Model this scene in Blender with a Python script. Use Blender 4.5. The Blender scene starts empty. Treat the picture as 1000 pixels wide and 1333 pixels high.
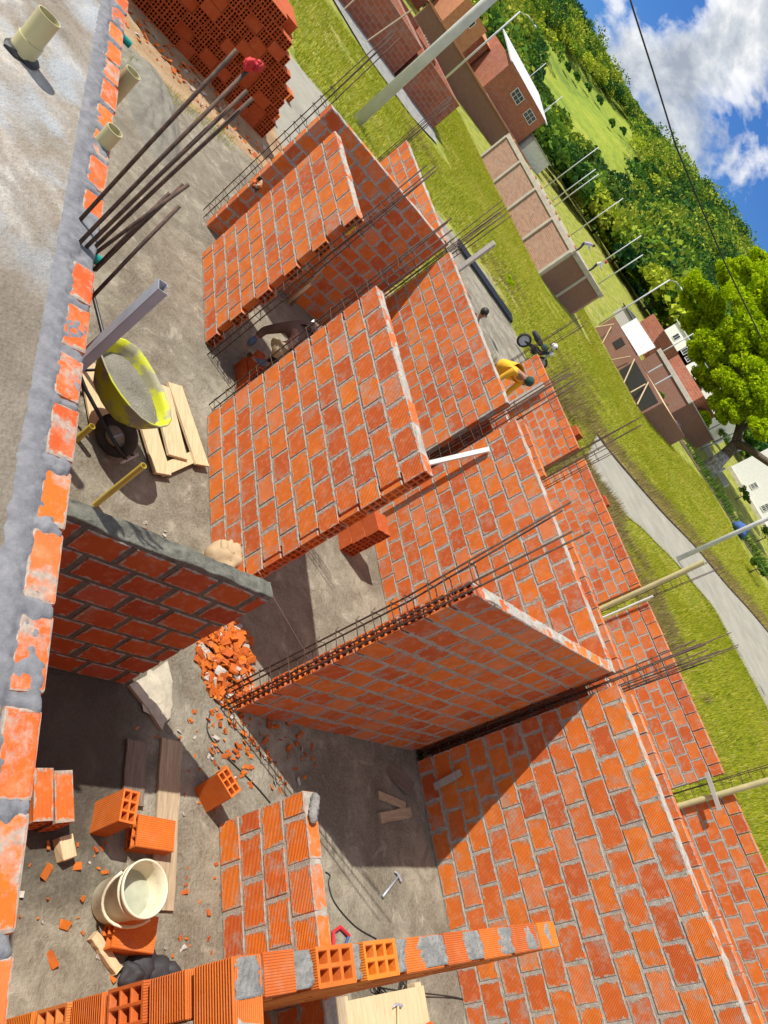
import bpy, bmesh, math, random
import numpy as np
from mathutils import Vector, Matrix
random.seed(7); rng = np.random.default_rng(7)
SC = bpy.context.scene
COL = SC.collection
# ------------------------------------------------------------------ camera (solved from the photograph's vanishing lines)
RM = np.array([[0.16951999, 0.59951284, 0.7822067], [0.8027341, 0.37645168, -0.46249551], [-0.57173503, 0.70630623, -0.41743332]])
FPX, HC = 888.3414, 4.2
CAM = np.array([0, 0, HC])
def ray(u, v): return RM.T @ np.array([(u-500)/FPX, (v-666.5)/FPX, 1.0])
def bz(u, v, z=0.0): d = ray(u, v); return CAM + d*(z-HC)/d[2]
def by(u, v, y): d = ray(u, v); return CAM + d*y/d[1]
def bx(u, v, x): d = ray(u, v); return CAM + d*x/d[0]
cd = bpy.data.cameras.new('camera'); cam = bpy.data.objects.new('camera', cd); COL.objects.link(cam)
m = Matrix.Identity(4)
for i in range(3):
    m[i][0] = RM[0][i]; m[i][1] = -RM[1][i]; m[i][2] = -RM[2][i]; m[i][3] = CAM[i]
cam.matrix_world = m
cd.sensor_fit = 'VERTICAL'; cd.sensor_height = 36; cd.sensor_width = 27; cd.lens = FPX/1333*36
cd.clip_start = 0.05; cd.clip_end = 6000
SC.camera = cam

def ground_z(x, y):
    t = np.maximum(0, np.asarray(y, float)-10)
    return np.where(t < 75, .0009*t*t, .0009*75*75+.06*(t-75))
def gz(x, y): return float(ground_z(x, y))
def bt(u, v):
    d = ray(u, v); h = math.hypot(d[0], d[1]); k = 2.0
    while k < 1500:
        p = CAM + d/h*k
        if p[2] < gz(p[0], p[1]): break
        k *= 1.004
    return p
# ------------------------------------------------------------------ node helpers
def mat(name):
    mt = bpy.data.materials.new(name); mt.use_nodes = True
    nt = mt.node_tree; b = nt.nodes['Principled BSDF']
    return mt, nt, b
def N(nt, t, **k):
    n = nt.nodes.new(t)
    for a, v in k.items():
        if a in n.inputs: n.inputs[a].default_value = v
        else: setattr(n, a, v)
    return n
def L(nt, a, b): nt.links.new(a, b)
def noise(nt, vec, scale, detail=4, rough=.55, dist=0.0):
    n = N(nt, 'ShaderNodeTexNoise'); n.inputs['Scale'].default_value = scale
    n.inputs['Detail'].default_value = detail; n.inputs['Roughness'].default_value = rough; n.inputs['Distortion'].default_value = dist
    if vec is not None: L(nt, vec, n.inputs['Vector'])
    return n.outputs['Fac']
def ramp(nt, fac, stops, interp='LINEAR'):
    r = N(nt, 'ShaderNodeValToRGB'); r.color_ramp.interpolation = interp
    e = r.color_ramp.elements
    while len(e) < len(stops): e.new(0.5)
    for i, (p, c) in enumerate(stops):
        e[i].position = p; e[i].color = (c[0], c[1], c[2], 1) if not isinstance(c, (int, float)) else (c, c, c, 1)
    L(nt, fac, r.inputs[0]); return r.outputs[0]
def mix(nt, fac, a, b, mode='MIX'):
    n = N(nt, 'ShaderNodeMix', data_type='RGBA', blend_type=mode)
    for s, v in ((0, fac), (6, a), (7, b)):
        if hasattr(v, 'links'): L(nt, v, n.inputs[s])
        elif isinstance(v, (int, float)): n.inputs[s].default_value = v if s == 0 else (v, v, v, 1)
        else: n.inputs[s].default_value = (*v, 1)
    return n.outputs[2]
def mth(nt, op, a, b=None, c=None, clamp=False):
    n = N(nt, 'ShaderNodeMath', operation=op); n.use_clamp = clamp
    for i, v in enumerate((a, b, c)):
        if v is None: continue
        if hasattr(v, 'links'): L(nt, v, n.inputs[i])
        else: n.inputs[i].default_value = v
    return n.outputs[0]
def bump(nt, b, h, strength=.5, dist=.01):
    n = N(nt, 'ShaderNodeBump'); n.inputs['Strength'].default_value = strength; n.inputs['Distance'].default_value = dist
    L(nt, h, n.inputs['Height']); L(nt, n.outputs[0], b.inputs['Normal'])
def coords(nt, kind='Object'): return N(nt, 'ShaderNodeTexCoord').outputs[kind]
def worldpos(nt): return N(nt, 'ShaderNodeNewGeometry').outputs['Position']
def island(nt): return N(nt, 'ShaderNodeNewGeometry').outputs['Random Per Island']

def m_simple(name, col, rough=.6, metal=0.0, var=.15, scale=8, bmp=0.0, bscale=40, col2=None, thr=(.35, .65)):
    mt, nt, b = mat(name); co = coords(nt)
    n = noise(nt, co, scale, 6)
    c2 = col2 if col2 else tuple(x*(1-var*2) for x in col)
    L(nt, ramp(nt, n, [(thr[0], c2), (thr[1], col)]), b.inputs['Base Color'])
    b.inputs['Roughness'].default_value = rough; b.inputs['Metallic'].default_value = metal
    if bmp: bump(nt, b, noise(nt, co, bscale, 6), bmp, .01)
    return mt
def m_brick(name, tint=(1, 1, 1), smear=.010, film=.35, ribs=.5, pale=.3, L0=.28, H0=.20, fthr=.56):
    mt, nt, b = mat(name); pos = worldpos(nt); r = island(nt)
    base = ramp(nt, r, [(0, (.50, .095, .020)), (.10, (.60, .128, .022)), (.24, (.67, .160, .020)), (.40, (.62, .138, .024)), (.54, (.69, .172, .024)), (.66, (.56, .112, .019)), (.76, (.66, .190, .062)), (.84, (.70, .178, .020)), (.93, (.52, .102, .024)), (1, (.64, .144, .020))], 'CONSTANT')
    base = mix(nt, 1.0, base, tint, 'MULTIPLY')
    n1 = noise(nt, pos, 7, 5, .6)
    base = mix(nt, mth(nt, 'MULTIPLY', ramp(nt, n1, [(.35, 0), (.7, 1)]), .35), base, (.36, .075, .018))
    n2 = noise(nt, pos, 13, 6, .65)
    base = mix(nt, mth(nt, 'MULTIPLY', ramp(nt, n2, [(.5, 0), (.72, 1)]), pale), base, (.66, .33, .19))
    uv = N(nt, 'ShaderNodeUVMap').outputs[0]; sx = N(nt, 'ShaderNodeSeparateXYZ'); L(nt, uv, sx.inputs[0])
    u, v = sx.outputs[0], sx.outputs[1]
    eu = mth(nt, 'MULTIPLY', mth(nt, 'MINIMUM', u, mth(nt, 'SUBTRACT', 1.0, u)), L0)
    ev = mth(nt, 'MULTIPLY', mth(nt, 'MINIMUM', v, mth(nt, 'SUBTRACT', 1.0, v)), H0)
    e = mth(nt, 'MINIMUM', eu, ev)
    n3 = noise(nt, pos, 16, 5, .6)
    e = mth(nt, 'ADD', e, mth(nt, 'MULTIPLY', mth(nt, 'SUBTRACT', n3, .5), .115))
    fac = N(nt, 'ShaderNodeMapRange', interpolation_type='SMOOTHSTEP'); L(nt, e, fac.inputs[0])
    fac.inputs[1].default_value = smear-.006; fac.inputs[2].default_value = smear+.006; fac.inputs[3].default_value = 1; fac.inputs[4].default_value = 0
    n4 = noise(nt, pos, 5.0, 6, .7)
    fl = mth(nt, 'MULTIPLY', ramp(nt, n4, [(fthr, 0), (fthr+.1, 1)]), film)
    gray = ramp(nt, noise(nt, pos, 45, 4), [(.3, (.24, .215, .18)), (.7, (.42, .38, .32))])
    sf = mth(nt, 'MAXIMUM', mth(nt, 'MULTIPLY', fac.outputs[0], .92), fl)
    L(nt, mix(nt, sf, base, gray), b.inputs['Base Color'])
    b.inputs['Roughness'].default_value = .75; b.inputs['Specular IOR Level'].default_value = .3
    rb = mth(nt, 'SINE', mth(nt, 'MULTIPLY', v, 2*math.pi*15))
    hgt = mth(nt, 'ADD', mth(nt, 'MULTIPLY', mth(nt, 'MULTIPLY', rb, ribs), mth(nt, 'SUBTRACT', 1.0, sf)), mth(nt, 'MULTIPLY', noise(nt, pos, 90, 3), 1.2))
    hgt = mth(nt, 'ADD', hgt, mth(nt, 'MULTIPLY', fac.outputs[0], 1.5))
    bump(nt, b, hgt, .55, .003)
    return mt
def m_mortar(name, c1, c2, bm=.8):
    mt, nt, b = mat(name); pos = worldpos(nt)
    L(nt, ramp(nt, noise(nt, pos, 14, 7, .7), [(.3, c1), (.7, c2)]), b.inputs['Base Color'])
    b.inputs['Roughness'].default_value = .95; b.inputs['Specular IOR Level'].default_value = .2
    bump(nt, b, noise(nt, pos, 70, 6, .7), bm, .012)
    return mt
M = {}
M['brick'] = m_brick('brick_clay', film=.5, smear=.011, pale=.42, fthr=.53)
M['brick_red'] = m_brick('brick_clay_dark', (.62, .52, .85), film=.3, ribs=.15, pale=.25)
M['brick_clean'] = m_brick('brick_clay_clean', (1.02, 1.12, .8), smear=-.05, film=.12, ribs=1.0, pale=.15)
M['brick_smeared'] = m_brick('brick_clay_smeared', (1.05, 1.05, .9), smear=.012, film=.65, ribs=.9, pale=.5)
M['brick_rough'] = m_brick('brick_clay_weathered', (1.0, .80, .6), smear=.012, film=.9, ribs=0, pale=.4, fthr=.52)
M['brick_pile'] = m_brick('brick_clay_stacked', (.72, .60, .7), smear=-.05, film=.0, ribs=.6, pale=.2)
M['brick_small'] = m_brick('brick_clay_far', (.62, .62, .68), smear=.004, film=.2, ribs=0, pale=.5, L0=.24, H0=.07)
M['mortar'] = m_mortar('mortar', (.27, .25, .215), (.52, .48, .425))
M['mortar_pale'] = m_mortar('mortar_pale', (.33, .30, .265), (.58, .54, .49))
M['mortar_wet'] = m_mortar('mortar_wet', (.085, .085, .07), (.20, .20, .17))
M['mortar_blue'] = m_mortar('mortar_greyblue', (.13, .135, .15), (.25, .25, .265), .5)
M['mortar_lump'] = m_mortar('mortar_lump_grey', (.16, .16, .155), (.34, .33, .31), .9)
M['plaster_tan'] = m_mortar('sill_plaster', (.44, .29, .165), (.56, .40, .26), .25)
M['concrete'] = m_mortar('concrete_bare', (.36, .34, .31), (.52, .50, .46), .3)
M['rebar'] = m_simple('rusty_steel', (.13, .075, .05), .7, .35, .25, 30, .3, 200, col2=(.06, .04, .032))
M['galv'] = m_simple('galvanised_steel', (.42, .46, .52), .45, .35, .1, 6)
M['pole'] = m_simple('pole_concrete', (.62, .63, .64), .8, 0, .08, 3, .2, 40)
M['white'] = m_simple('white_paint', (.80, .80, .78), .5, 0, .05, 4)
M['pvc_cream'] = m_simple('pvc_cream', (.56, .51, .27), .35, 0, .08, 6)
M['pvc_yellow'] = m_simple('pvc_yellow', (.60, .47, .08), .35, 0, .08, 6)
M['teal'] = m_simple('teal_plastic', (.0, .30, .25), .35, 0, .08, 6)
M['dark'] = m_simple('painted_inside_shade', (.03, .028, .025), .9)  # near-black colour standing in for shade inside pipes and bays
M['black'] = m_simple('black_plastic', (.02, .021, .024), .45)
M['rubber'] = m_simple('tyre_rubber', (.05, .045, .04), .85, 0, .2, 12, .3, 80)
M['tarp'] = m_simple('black_sacking', (.035, .035, .04), .7, 0, .2, 5, .4, 12)
M['red'] = m_simple('red_cloth', (.60, .02, .03), .7)
M['cloth_y'] = m_simple('yellow_shirt', (.78, .44, .02), .8, 0, .1, 5)
M['cloth_br'] = m_simple('brown_jacket', (.17, .10, .075), .9, 0, .2, 6, .3, 20)
M['cloth_dk'] = m_simple('dark_cloth', (.035, .04, .05), .9, 0, .2, 6)
M['cloth_w'] = m_simple('white_cloth', (.72, .72, .70), .85)
M['cloth_li'] = m_simple('lilac_shirt', (.42, .38, .58), .85)
M['cloth_bl'] = m_simple('blue_cloth', (.05, .12, .35), .85)
M['cloth_gr'] = m_simple('dark_green_cloth', (.015, .07, .055), .9)
M['cloth_tan'] = m_simple('tan_cloth', (.42, .33, .20), .9)
M['glove'] = m_simple('blue_glove', (.10, .16, .28), .8)
M['skin'] = m_simple('skin', (.36, .19, .12), .55)
M['skin_dk'] = m_simple('tanned_skin', (.26, .13, .08), .55)
M['hair'] = m_simple('black_hair', (.018, .013, .01), .6)
M['sack'] = m_simple('paper_sack', (.50, .37, .22), .85, 0, .08, 4, .3, 14)
M['blackpaint'] = m_simple('black_profile', (.022, .03, .042), .35, .4, .1, 6)
M['glass'] = m_simple('window_glass', (.04, .05, .06), .08)
M['cable'] = m_simple('black_cable', (.02, .02, .02), .6)
M['lime'] = m_simple('barrow_paint', (.50, .55, .02), .6, 0, .1, 5, .25, 30, col2=(.30, .29, .19), thr=(.44, .54))
M['bucket'] = m_simple('bucket_plastic', (.70, .66, .50), .5, 0, .07, 9, .1, 40, col2=(.56, .50, .36), thr=(.3, .5))
M['water'] = m_simple('cloudy_water', (.42, .44, .34), .08)
M['sheet_metal'] = m_simple('white_sheeting', (.70, .71, .70), .5, .1, .1, 2)
M['orange'] = m_simple('orange_rubber', (.70, .12, .01), .5)
M['bone'] = m_simple('cement_spill', (.48, .44, .34), .95, 0, .12, 12, .6, 40)
def m_wood(name, c1, c2):
    mt, nt, b = mat(name); co = coords(nt)
    mp = N(nt, 'ShaderNodeMapping'); mp.inputs['Scale'].default_value = (1.5, 22, 22); L(nt, co, mp.inputs[0])
    n = noise(nt, mp.outputs[0], 2.5, 6, .6, 1.0)
    L(nt, ramp(nt, n, [(.3, c1), (.68, c2)]), b.inputs['Base Color']); b.inputs['Roughness'].default_value = .8
    bump(nt, b, n, .3, .006); return mt
M['wood'] = m_wood('weathered_plank', (.26, .19, .12), (.48, .38, .25))
M['wood_pale'] = m_wood('pale_board', (.50, .36, .20), (.66, .52, .32))
M['wood_dark'] = m_wood('dark_plank', (.10, .075, .055), (.22, .17, .13))
M['wood_grey'] = m_wood('grey_plank', (.30, .28, .25), (.46, .44, .40))
def m_floor():
    mt, nt, b = mat('screed_floor'); p = worldpos(nt)
    n1 = noise(nt, p, .8, 9, .66, .4); n2 = noise(nt, p, 4.2, 9, .70, .5); n3 = noise(nt, p, 38, 6, .65); n5 = noise(nt, p, 11, 6, .7)
    c = ramp(nt, n1, [(.34, (.115, .100, .072)), (.46, (.185, .166, .124)), (.56, (.262, .238, .18)), (.66, (.36, .33, .255))])
    c = mix(nt, mth(nt, 'MULTIPLY', ramp(nt, n2, [(.38, 1), (.52, 0)]), .7), c, (.125, .10, .066))
    c = mix(nt, mth(nt, 'MULTIPLY', ramp(nt, n2, [(.56, 0), (.70, 1)]), .75), c, (.46, .42, .335))
    c = mix(nt, mth(nt, 'MULTIPLY', ramp(nt, n5, [(.56, 0), (.66, 1)]), .35), c, (.11, .085, .06))
    c = mix(nt, mth(nt, 'MULTIPLY', ramp(nt, n3, [(.4, 0), (.7, 1)]), .4), c, (.38, .345, .27))
    # dark patch with a noisy edge on the floor of the nearest room
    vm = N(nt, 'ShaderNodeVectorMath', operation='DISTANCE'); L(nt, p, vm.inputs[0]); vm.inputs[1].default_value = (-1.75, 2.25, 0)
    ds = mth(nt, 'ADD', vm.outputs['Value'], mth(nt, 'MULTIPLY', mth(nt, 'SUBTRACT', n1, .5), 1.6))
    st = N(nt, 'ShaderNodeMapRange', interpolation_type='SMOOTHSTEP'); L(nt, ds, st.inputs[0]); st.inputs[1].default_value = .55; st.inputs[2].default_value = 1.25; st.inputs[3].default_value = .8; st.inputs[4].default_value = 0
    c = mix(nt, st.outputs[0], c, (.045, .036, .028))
    L(nt, c, b.inputs['Base Color']); b.inputs['Roughness'].default_value = .92
    h = mth(nt, 'ADD', mth(nt, 'MULTIPLY', n2, 2.0), mth(nt, 'MULTIPLY', n3, .6)); bump(nt, b, h, .8, .03); return mt
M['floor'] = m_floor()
def m_slab():
    mt, nt, b = mat('roof_slab_concrete'); p = worldpos(nt)
    n1 = noise(nt, p, 1.3, 9, .66, .6); n2 = noise(nt, p, 5, 8, .66); n3 = noise(nt, p, 60, 5)
    sx = N(nt, 'ShaderNodeSeparateXYZ'); L(nt, p, sx.inputs[0])
    c = ramp(nt, n1, [(.36, (.11, .085, .06)), (.45, (.19, .16, .12)), (.52, (.27, .25, .225)), (.60, (.50, .475, .43))])
    c = mix(nt, mth(nt, 'MULTIPLY', ramp(nt, n2, [(.40, 1), (.6, 0)]), .5), c, (.20, .145, .085))
    # patch of old red-oxide dust and pale cement near the parapet
    c = mix(nt, mth(nt, 'MULTIPLY', ramp(nt, noise(nt, p, 2.1, 6, .6), [(.50, 0), (.62, 1)]), .75), c, (.30, .345, .39))
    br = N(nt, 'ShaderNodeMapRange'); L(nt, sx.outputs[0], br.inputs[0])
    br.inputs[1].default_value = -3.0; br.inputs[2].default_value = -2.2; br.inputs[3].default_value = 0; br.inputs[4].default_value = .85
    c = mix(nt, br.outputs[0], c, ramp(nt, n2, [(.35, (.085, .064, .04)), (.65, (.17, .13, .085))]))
    c = mix(nt, mth(nt, 'MULTIPLY', n3, .25), c, (.5, .47, .42))
    L(nt, c, b.inputs['Base Color']); b.inputs['Roughness'].default_value = .85
    h = mth(nt, 'ADD', mth(nt, 'MULTIPLY', n2, 1.5), mth(nt, 'MULTIPLY', n3, .6)); bump(nt, b, h, .7, .025); return mt
M['slab'] = m_slab()
def m_ground():
    mt, nt, b = mat('grassy_ground'); p = worldpos(nt)
    n1 = noise(nt, p, .16, 6, .6); n2 = noise(nt, p, 1.2, 6, .65); n3 = noise(nt, p, 9, 4)
    g = ramp(nt, n2, [(.32, (.09, .13, .010)), (.5, (.22, .245, .018)), (.68, (.38, .34, .045))])
    d = ramp(nt, n3, [(.3, (.26, .21, .07)), (.7, (.42, .35, .15))])
    c = mix(nt, ramp(nt, mth(nt, 'ADD', mth(nt, 'MULTIPLY', n1, .6), mth(nt, 'MULTIPLY', n2, .4)), [(.52, 0), (.60, .75)]), g, d)
    L(nt, c, b.inputs['Base Color']); b.inputs['Roughness'].default_value = .95
    bump(nt, b, n3, .8, .08); return mt
M['ground'] = m_ground()
def m_dirt(name, c1, c2, c3, s=2.0):
    mt, nt, b = mat(name); p = worldpos(nt)
    n1 = noise(nt, p, s, 8, .65); n2 = noise(nt, p, s*12, 5)
    c = ramp(nt, n1, [(.3, c1), (.5, c2), (.7, c3)]); c = mix(nt, mth(nt, 'MULTIPLY', n2, .35), c, c2)
    L(nt, c, b.inputs['Base Color']); b.inputs['Roughness'].default_value = .95; bump(nt, b, n2, .7, .03); return mt
M['soil'] = m_dirt('trodden_soil', (.20, .125, .065), (.33, .22, .12), (.42, .32, .20))
M['sand'] = m_dirt('damp_sand', (.13, .12, .095), (.20, .19, .155), (.26, .25, .21), 4)
M['road'] = m_dirt('concrete_lane', (.21, .20, .16), (.28, .265, .215), (.34, .32, .26), .8)
M['gravel'] = m_dirt('pale_gravel', (.12, .12, .115), (.24, .24, .23), (.38, .38, .37), 3)
M['ditch'] = m_dirt('ditch_soil', (.05, .038, .025), (.10, .075, .045), (.18, .13, .08), 1)
def m_hill():
    mt, nt, b = mat('hill_meadow'); p = worldpos(nt)
    mp = N(nt, 'ShaderNodeMapping'); mp.inputs['Scale'].default_value = (.05, .05, .45); L(nt, p, mp.inputs[0])
    n1 = noise(nt, p, .022, 6, .6); n2 = noise(nt, mp.outputs[0], 1.0, 6, .7, .5); n3 = noise(nt, p, .35, 4)
    f = mth(nt, 'ADD', mth(nt, 'MULTIPLY', n1, .4), mth(nt, 'MULTIPLY', n2, .35)); f = mth(nt, 'ADD', f, mth(nt, 'MULTIPLY', n3, .25))
    L(nt, ramp(nt, f, [(.36, (.07, .125, .010)), (.46, (.145, .215, .010)), (.55, (.225, .285, .012)), (.66, (.32, .31, .04))]), b.inputs['Base Color']); b.inputs['Roughness'].default_value = 1
    bump(nt, b, n3, .8, 1.5); return mt
M['hill'] = m_hill()
M['dryveg'] = m_dirt('dry_straw', (.26, .19, .08), (.40, .31, .14), (.50, .40, .20), 2)
def m_leaf(name, stops, trans=.35, tint=False):
    mt, nt, b = mat(name); r = island(nt); p = worldpos(nt)
    if tint: at_ = N(nt, 'ShaderNodeAttribute'); at_.attribute_name = 'tree_tint'; f = mth(nt, 'ADD', mth(nt, 'MULTIPLY', r, .25), mth(nt, 'MULTIPLY', at_.outputs['Fac'], .75))
    else: f = mth(nt, 'ADD', mth(nt, 'MULTIPLY', r, .55), mth(nt, 'MULTIPLY', noise(nt, p, .12, 3), .45))
    c = ramp(nt, f, stops)
    out = nt.nodes['Material Output']
    d = N(nt, 'ShaderNodeBsdfDiffuse'); t = N(nt, 'ShaderNodeBsdfTranslucent'); L(nt, c, d.inputs[0]); L(nt, c, t.inputs[0])
    ms = N(nt, 'ShaderNodeMixShader'); ms.inputs[0].default_value = trans
    L(nt, d.outputs[0], ms.inputs[1]); L(nt, t.outputs[0], ms.inputs[2]); L(nt, ms.outputs[0], out.inputs[0])
    return mt
M['leaf_forest'] = m_leaf('forest_leaves', [(.08, (.022, .075, .03)), (.28, (.05, .13, .032)), (.45, (.11, .22, .03)), (.58, (.22, .33, .03)), (.72, (.38, .40, .06)), (.88, (.44, .52, .04))], .2, True)
M['leaf_bright'] = m_leaf('sunlit_leaves', [(.15, (.16, .28, .004)), (.45, (.36, .52, .008)), (.8, (.58, .66, .02))], .5)
M['leaf_dark'] = m_leaf('dark_leaves', [(.2, (.04, .10, .025)), (.5, (.09, .18, .025)), (.8, (.20, .29, .04))], .25)
M['grassblade'] = m_leaf('grass_blades', [(.15, (.15, .20, .012)), (.4, (.31, .36, .018)), (.60, (.46, .46, .035)), (.80, (.60, .50, .13))], .35)
M['drygrass'] = m_leaf('dry_grass', [(.2, (.16, .12, .05)), (.5, (.30, .23, .10)), (.8, (.42, .34, .16))], .3)
M['bark'] = m_simple('bark', (.16, .12, .09), .95, 0, .3, 6, .8, 14)
M['bark_white'] = m_simple('limewashed_bark', (.45, .44, .42), .95, 0, .3, 3, .8, 14, col2=(.16, .13, .10))

# ------------------------------------------------------------------ mesh builder
class MB:
    def __init__(s): s.v = []; s.f = []; s.m = []; s.uv = []
    def add(s, vs, fs, mi=0, uvs=None):
        o = len(s.v); s.v.extend([tuple(map(float, p)) for p in vs])
        for k, f in enumerate(fs):
            s.f.append([i+o for i in f]); s.m.append(mi)
            s.uv.append(uvs[k] if uvs else [(.5, .5)]*len(f))
    def box(s, c, d, rot=None, mi=0, jit=0.0, taper=1.0, uv=True):
        """c centre, d full size, rot Matrix/euler tuple"""
        hx, hy, hz = d[0]/2, d[1]/2, d[2]/2
        P = [Vector((sx*hx*(taper if sz > 0 else 1), sy*hy*(taper if sz > 0 else 1), sz*hz)) for sz in (-1, 1) for sy in (-1, 1) for sx in (-1, 1)]
        if jit: P = [p+Vector([random.uniform(-jit, jit) for _ in range(3)]) for p in P]
        if rot is not None:
            R = rot if isinstance(rot, Matrix) else eul(rot)
            P = [R @ p for p in P]
        P = [p+Vector(c) for p in P]
        F = [(0, 2, 3, 1), (4, 5, 7, 6), (0, 1, 5, 4), (2, 6, 7, 3), (0, 4, 6, 2), (1, 3, 7, 5)]
        U = [(0, 0), (0, 1), (1, 1), (1, 0)]
        uvs = [[(0, 0), (0, 1), (1, 1), (1, 0)], [(0, 0), (1, 0), (1, 1), (0, 1)], [(0, 0), (1, 0), (1, 1), (0, 1)], [(0, 0), (0, 1), (1, 1), (1, 0)], [(.4, .5)]*4, [(.4, .5)]*4]
        s.add(P, F, mi, uvs)
    def tube(s, pts, r, n=8, mi=0, cap=True):
        pts = [Vector(p) for p in pts]; K = len(pts)
        rs = list(r) if isinstance(r, (list, tuple)) else [r]*K
        t0 = (pts[1]-pts[0]).normalized(); a = t0.orthogonal().normalized(); V = []
        for i in range(K):
            t = (pts[min(i+1, K-1)]-pts[max(i-1, 0)]).normalized()
            a = (a-t*a.dot(t)).normalized(); b = t.cross(a)
            for k in range(n):
                q = 2*math.pi*k/n; V.append(pts[i]+(a*math.cos(q)+b*math.sin(q))*rs[i])
        F = [(i*n+k, i*n+(k+1) % n, (i+1)*n+(k+1) % n, (i+1)*n+k) for i in range(K-1) for k in range(n)]
        if cap: F += [tuple(range(n-1, -1, -1)), tuple(range((K-1)*n, K*n))]
        s.add(V, F, mi)
    def pipe(s, a, b, ro, ri, n=20, mi=0):
        """open hollow pipe with a wall"""
        a = Vector(a); b = Vector(b); t = (b-a).normalized(); x = t.orthogonal().normalized(); y = t.cross(x); V = []
        for (p, r) in ((a, ro), (b, ro), (b, ri), (a, ri)):
            for k in range(n): q = 2*math.pi*k/n; V.append(p+(x*math.cos(q)+y*math.sin(q))*r)
        F = [(i*n+k, i*n+(k+1) % n, ((i+1) % 4)*n+(k+1) % n, ((i+1) % 4)*n+k) for i in range(4) for k in range(n)]
        s.add(V, F, mi)
    def lathe(s, prof, n=24, org=(0, 0, 0), R=None, mi=0):
        V = []; O = Vector(org)
        for (r, z) in prof:
            for k in range(n):
                q = 2*math.pi*k/n; p = Vector((r*math.cos(q), r*math.sin(q), z)); V.append((R @ p if R else p)+O)
        F = [(i*n+k, i*n+(k+1) % n, (i+1)*n+(k+1) % n, (i+1)*n+k) for i in range(len(prof)-1) for k in range(n)]
        s.add(V, F, mi)
    def poly(s, pts, h, mi=0):
        """prism: polygon list of (x,y,z) pushed down by vector h"""
        n = len(pts); P = [Vector(p) for p in pts]; Q = [p+Vector(h) for p in P]
        s.add(P+Q, [tuple(range(n)), tuple(range(2*n-1, n-1, -1))]+[(i, i+n, (i+1) % n+n, (i+1) % n) for i in range(n)], mi)
    def blob(s, c, r, seed=0, amp=.25, n=2, mi=0, flat=1.0):
        bm = bmesh.new(); bmesh.ops.create_icosphere(bm, subdivisions=n, radius=1)
        rr = random.Random(seed); off = Vector([rr.uniform(-9, 9) for _ in range(3)])
        from mathutils import noise as nz
        r = r if isinstance(r, (tuple, list)) else (r, r, r)
        V = []
        for v in bm.verts:
            k = 1+amp*nz.fractal(v.co*1.4+off, 1, 2, 4)*1.6
            V.append((c[0]+v.co.x*k*r[0], c[1]+v.co.y*k*r[1], c[2]+v.co.z*k*r[2]*flat))
        s.add(V, [[v.index for v in f.verts] for f in bm.faces], mi); bm.free()
    def build(s, name, mats, parent=None, org=None, bevel=0, smooth=False, local=False):
        if not isinstance(mats, (list, tuple)): mats = [mats]
        me = bpy.data.meshes.new(name)
        o = bpy.data.objects.new(name, me); COL.objects.link(o)
        off = np.zeros(3)
        if not local:
            if parent is not None: off = np.array(parent['_org'])
            elif org is not None: off = np.array(org, float)
        V = np.array(s.v)-off if len(s.v) else np.zeros((0, 3))
        me.from_pydata(V.tolist(), [], s.f)
        for mt in mats: me.materials.append(mt)
        me.polygons.foreach_set('material_index', s.m)
        ul = me.uv_layers.new(name='UVMap'); flat = [c for f in s.uv for uv in f for c in uv]
        ul.data.foreach_set('uv', flat)
        if smooth:
            me.polygons.foreach_set('use_smooth', [True]*len(me.polygons))
            if smooth != 'all':
                try: me.set_sharp_from_angle(angle=math.radians(40))
                except Exception: pass
        me.update()
        if parent is not None: o.parent = parent
        else: o.location = off
        o['_org'] = [float(x) for x in (np.array(parent['_org']) if parent is not None and not local else off)]
        if bevel:
            md = o.modifiers.new('bevel', 'BEVEL'); md.width = bevel; md.segments = 1; md.limit_method = 'ANGLE'; md.angle_limit = math.radians(50)
        return o
def eul(r):
    from mathutils import Euler
    return Euler(r).to_matrix()
def tag(o, label=None, cat=None, group=None, kind=None):
    if label: o['label'] = label
    if cat: o['category'] = cat
    if group: o['group'] = group
    if kind: o['kind'] = kind
    return o
def thing(name, label, cat, loc, group=None):
    o = bpy.data.objects.new(name, None); COL.objects.link(o); o.location = loc; o.empty_display_size = .2
    o['_org'] = [float(x) for x in loc]
    return tag(o, label, cat, group)
def mesh_np(name, V, F, mt, parent=None):
    """fast mesh from arrays; F is (n,4) or (n,3)"""
    me = bpy.data.meshes.new(name); k = F.shape[1]
    me.vertices.add(len(V)); me.vertices.foreach_set('co', V.astype(np.float32).ravel())
    me.loops.add(F.size); me.loops.foreach_set('vertex_index', F.astype(np.int32).ravel())
    me.polygons.add(len(F)); me.polygons.foreach_set('loop_start', np.arange(0, F.size, k, dtype=np.int32))
    me.update(calc_edges=True); me.materials.append(mt)
    o = bpy.data.objects.new(name, me); COL.objects.link(o)
    if parent is not None: o.parent = parent
    return o
def leaf_quads(P, size, flat=.0):
    """leaf-sized bent quads at points P (n,3) with random orientation"""
    n = len(P); a = rng.normal(size=(n, 3)); a /= np.linalg.norm(a, axis=1)[:, None]
    if flat: a[:, 2] *= (1-flat); a /= np.linalg.norm(a, axis=1)[:, None]
    b = rng.normal(size=(n, 3)); b -= a*(a*b).sum(1)[:, None]; b /= np.linalg.norm(b, axis=1)[:, None]
    s = (size*rng.uniform(.6, 1.4, n))[:, None]
    V = np.stack([P-a*s*.5, P+b*s*.32, P+a*s*.5, P-b*s*.32], 1).reshape(-1, 3)
    F = np.arange(4*n).reshape(n, 4); return V, F

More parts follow.
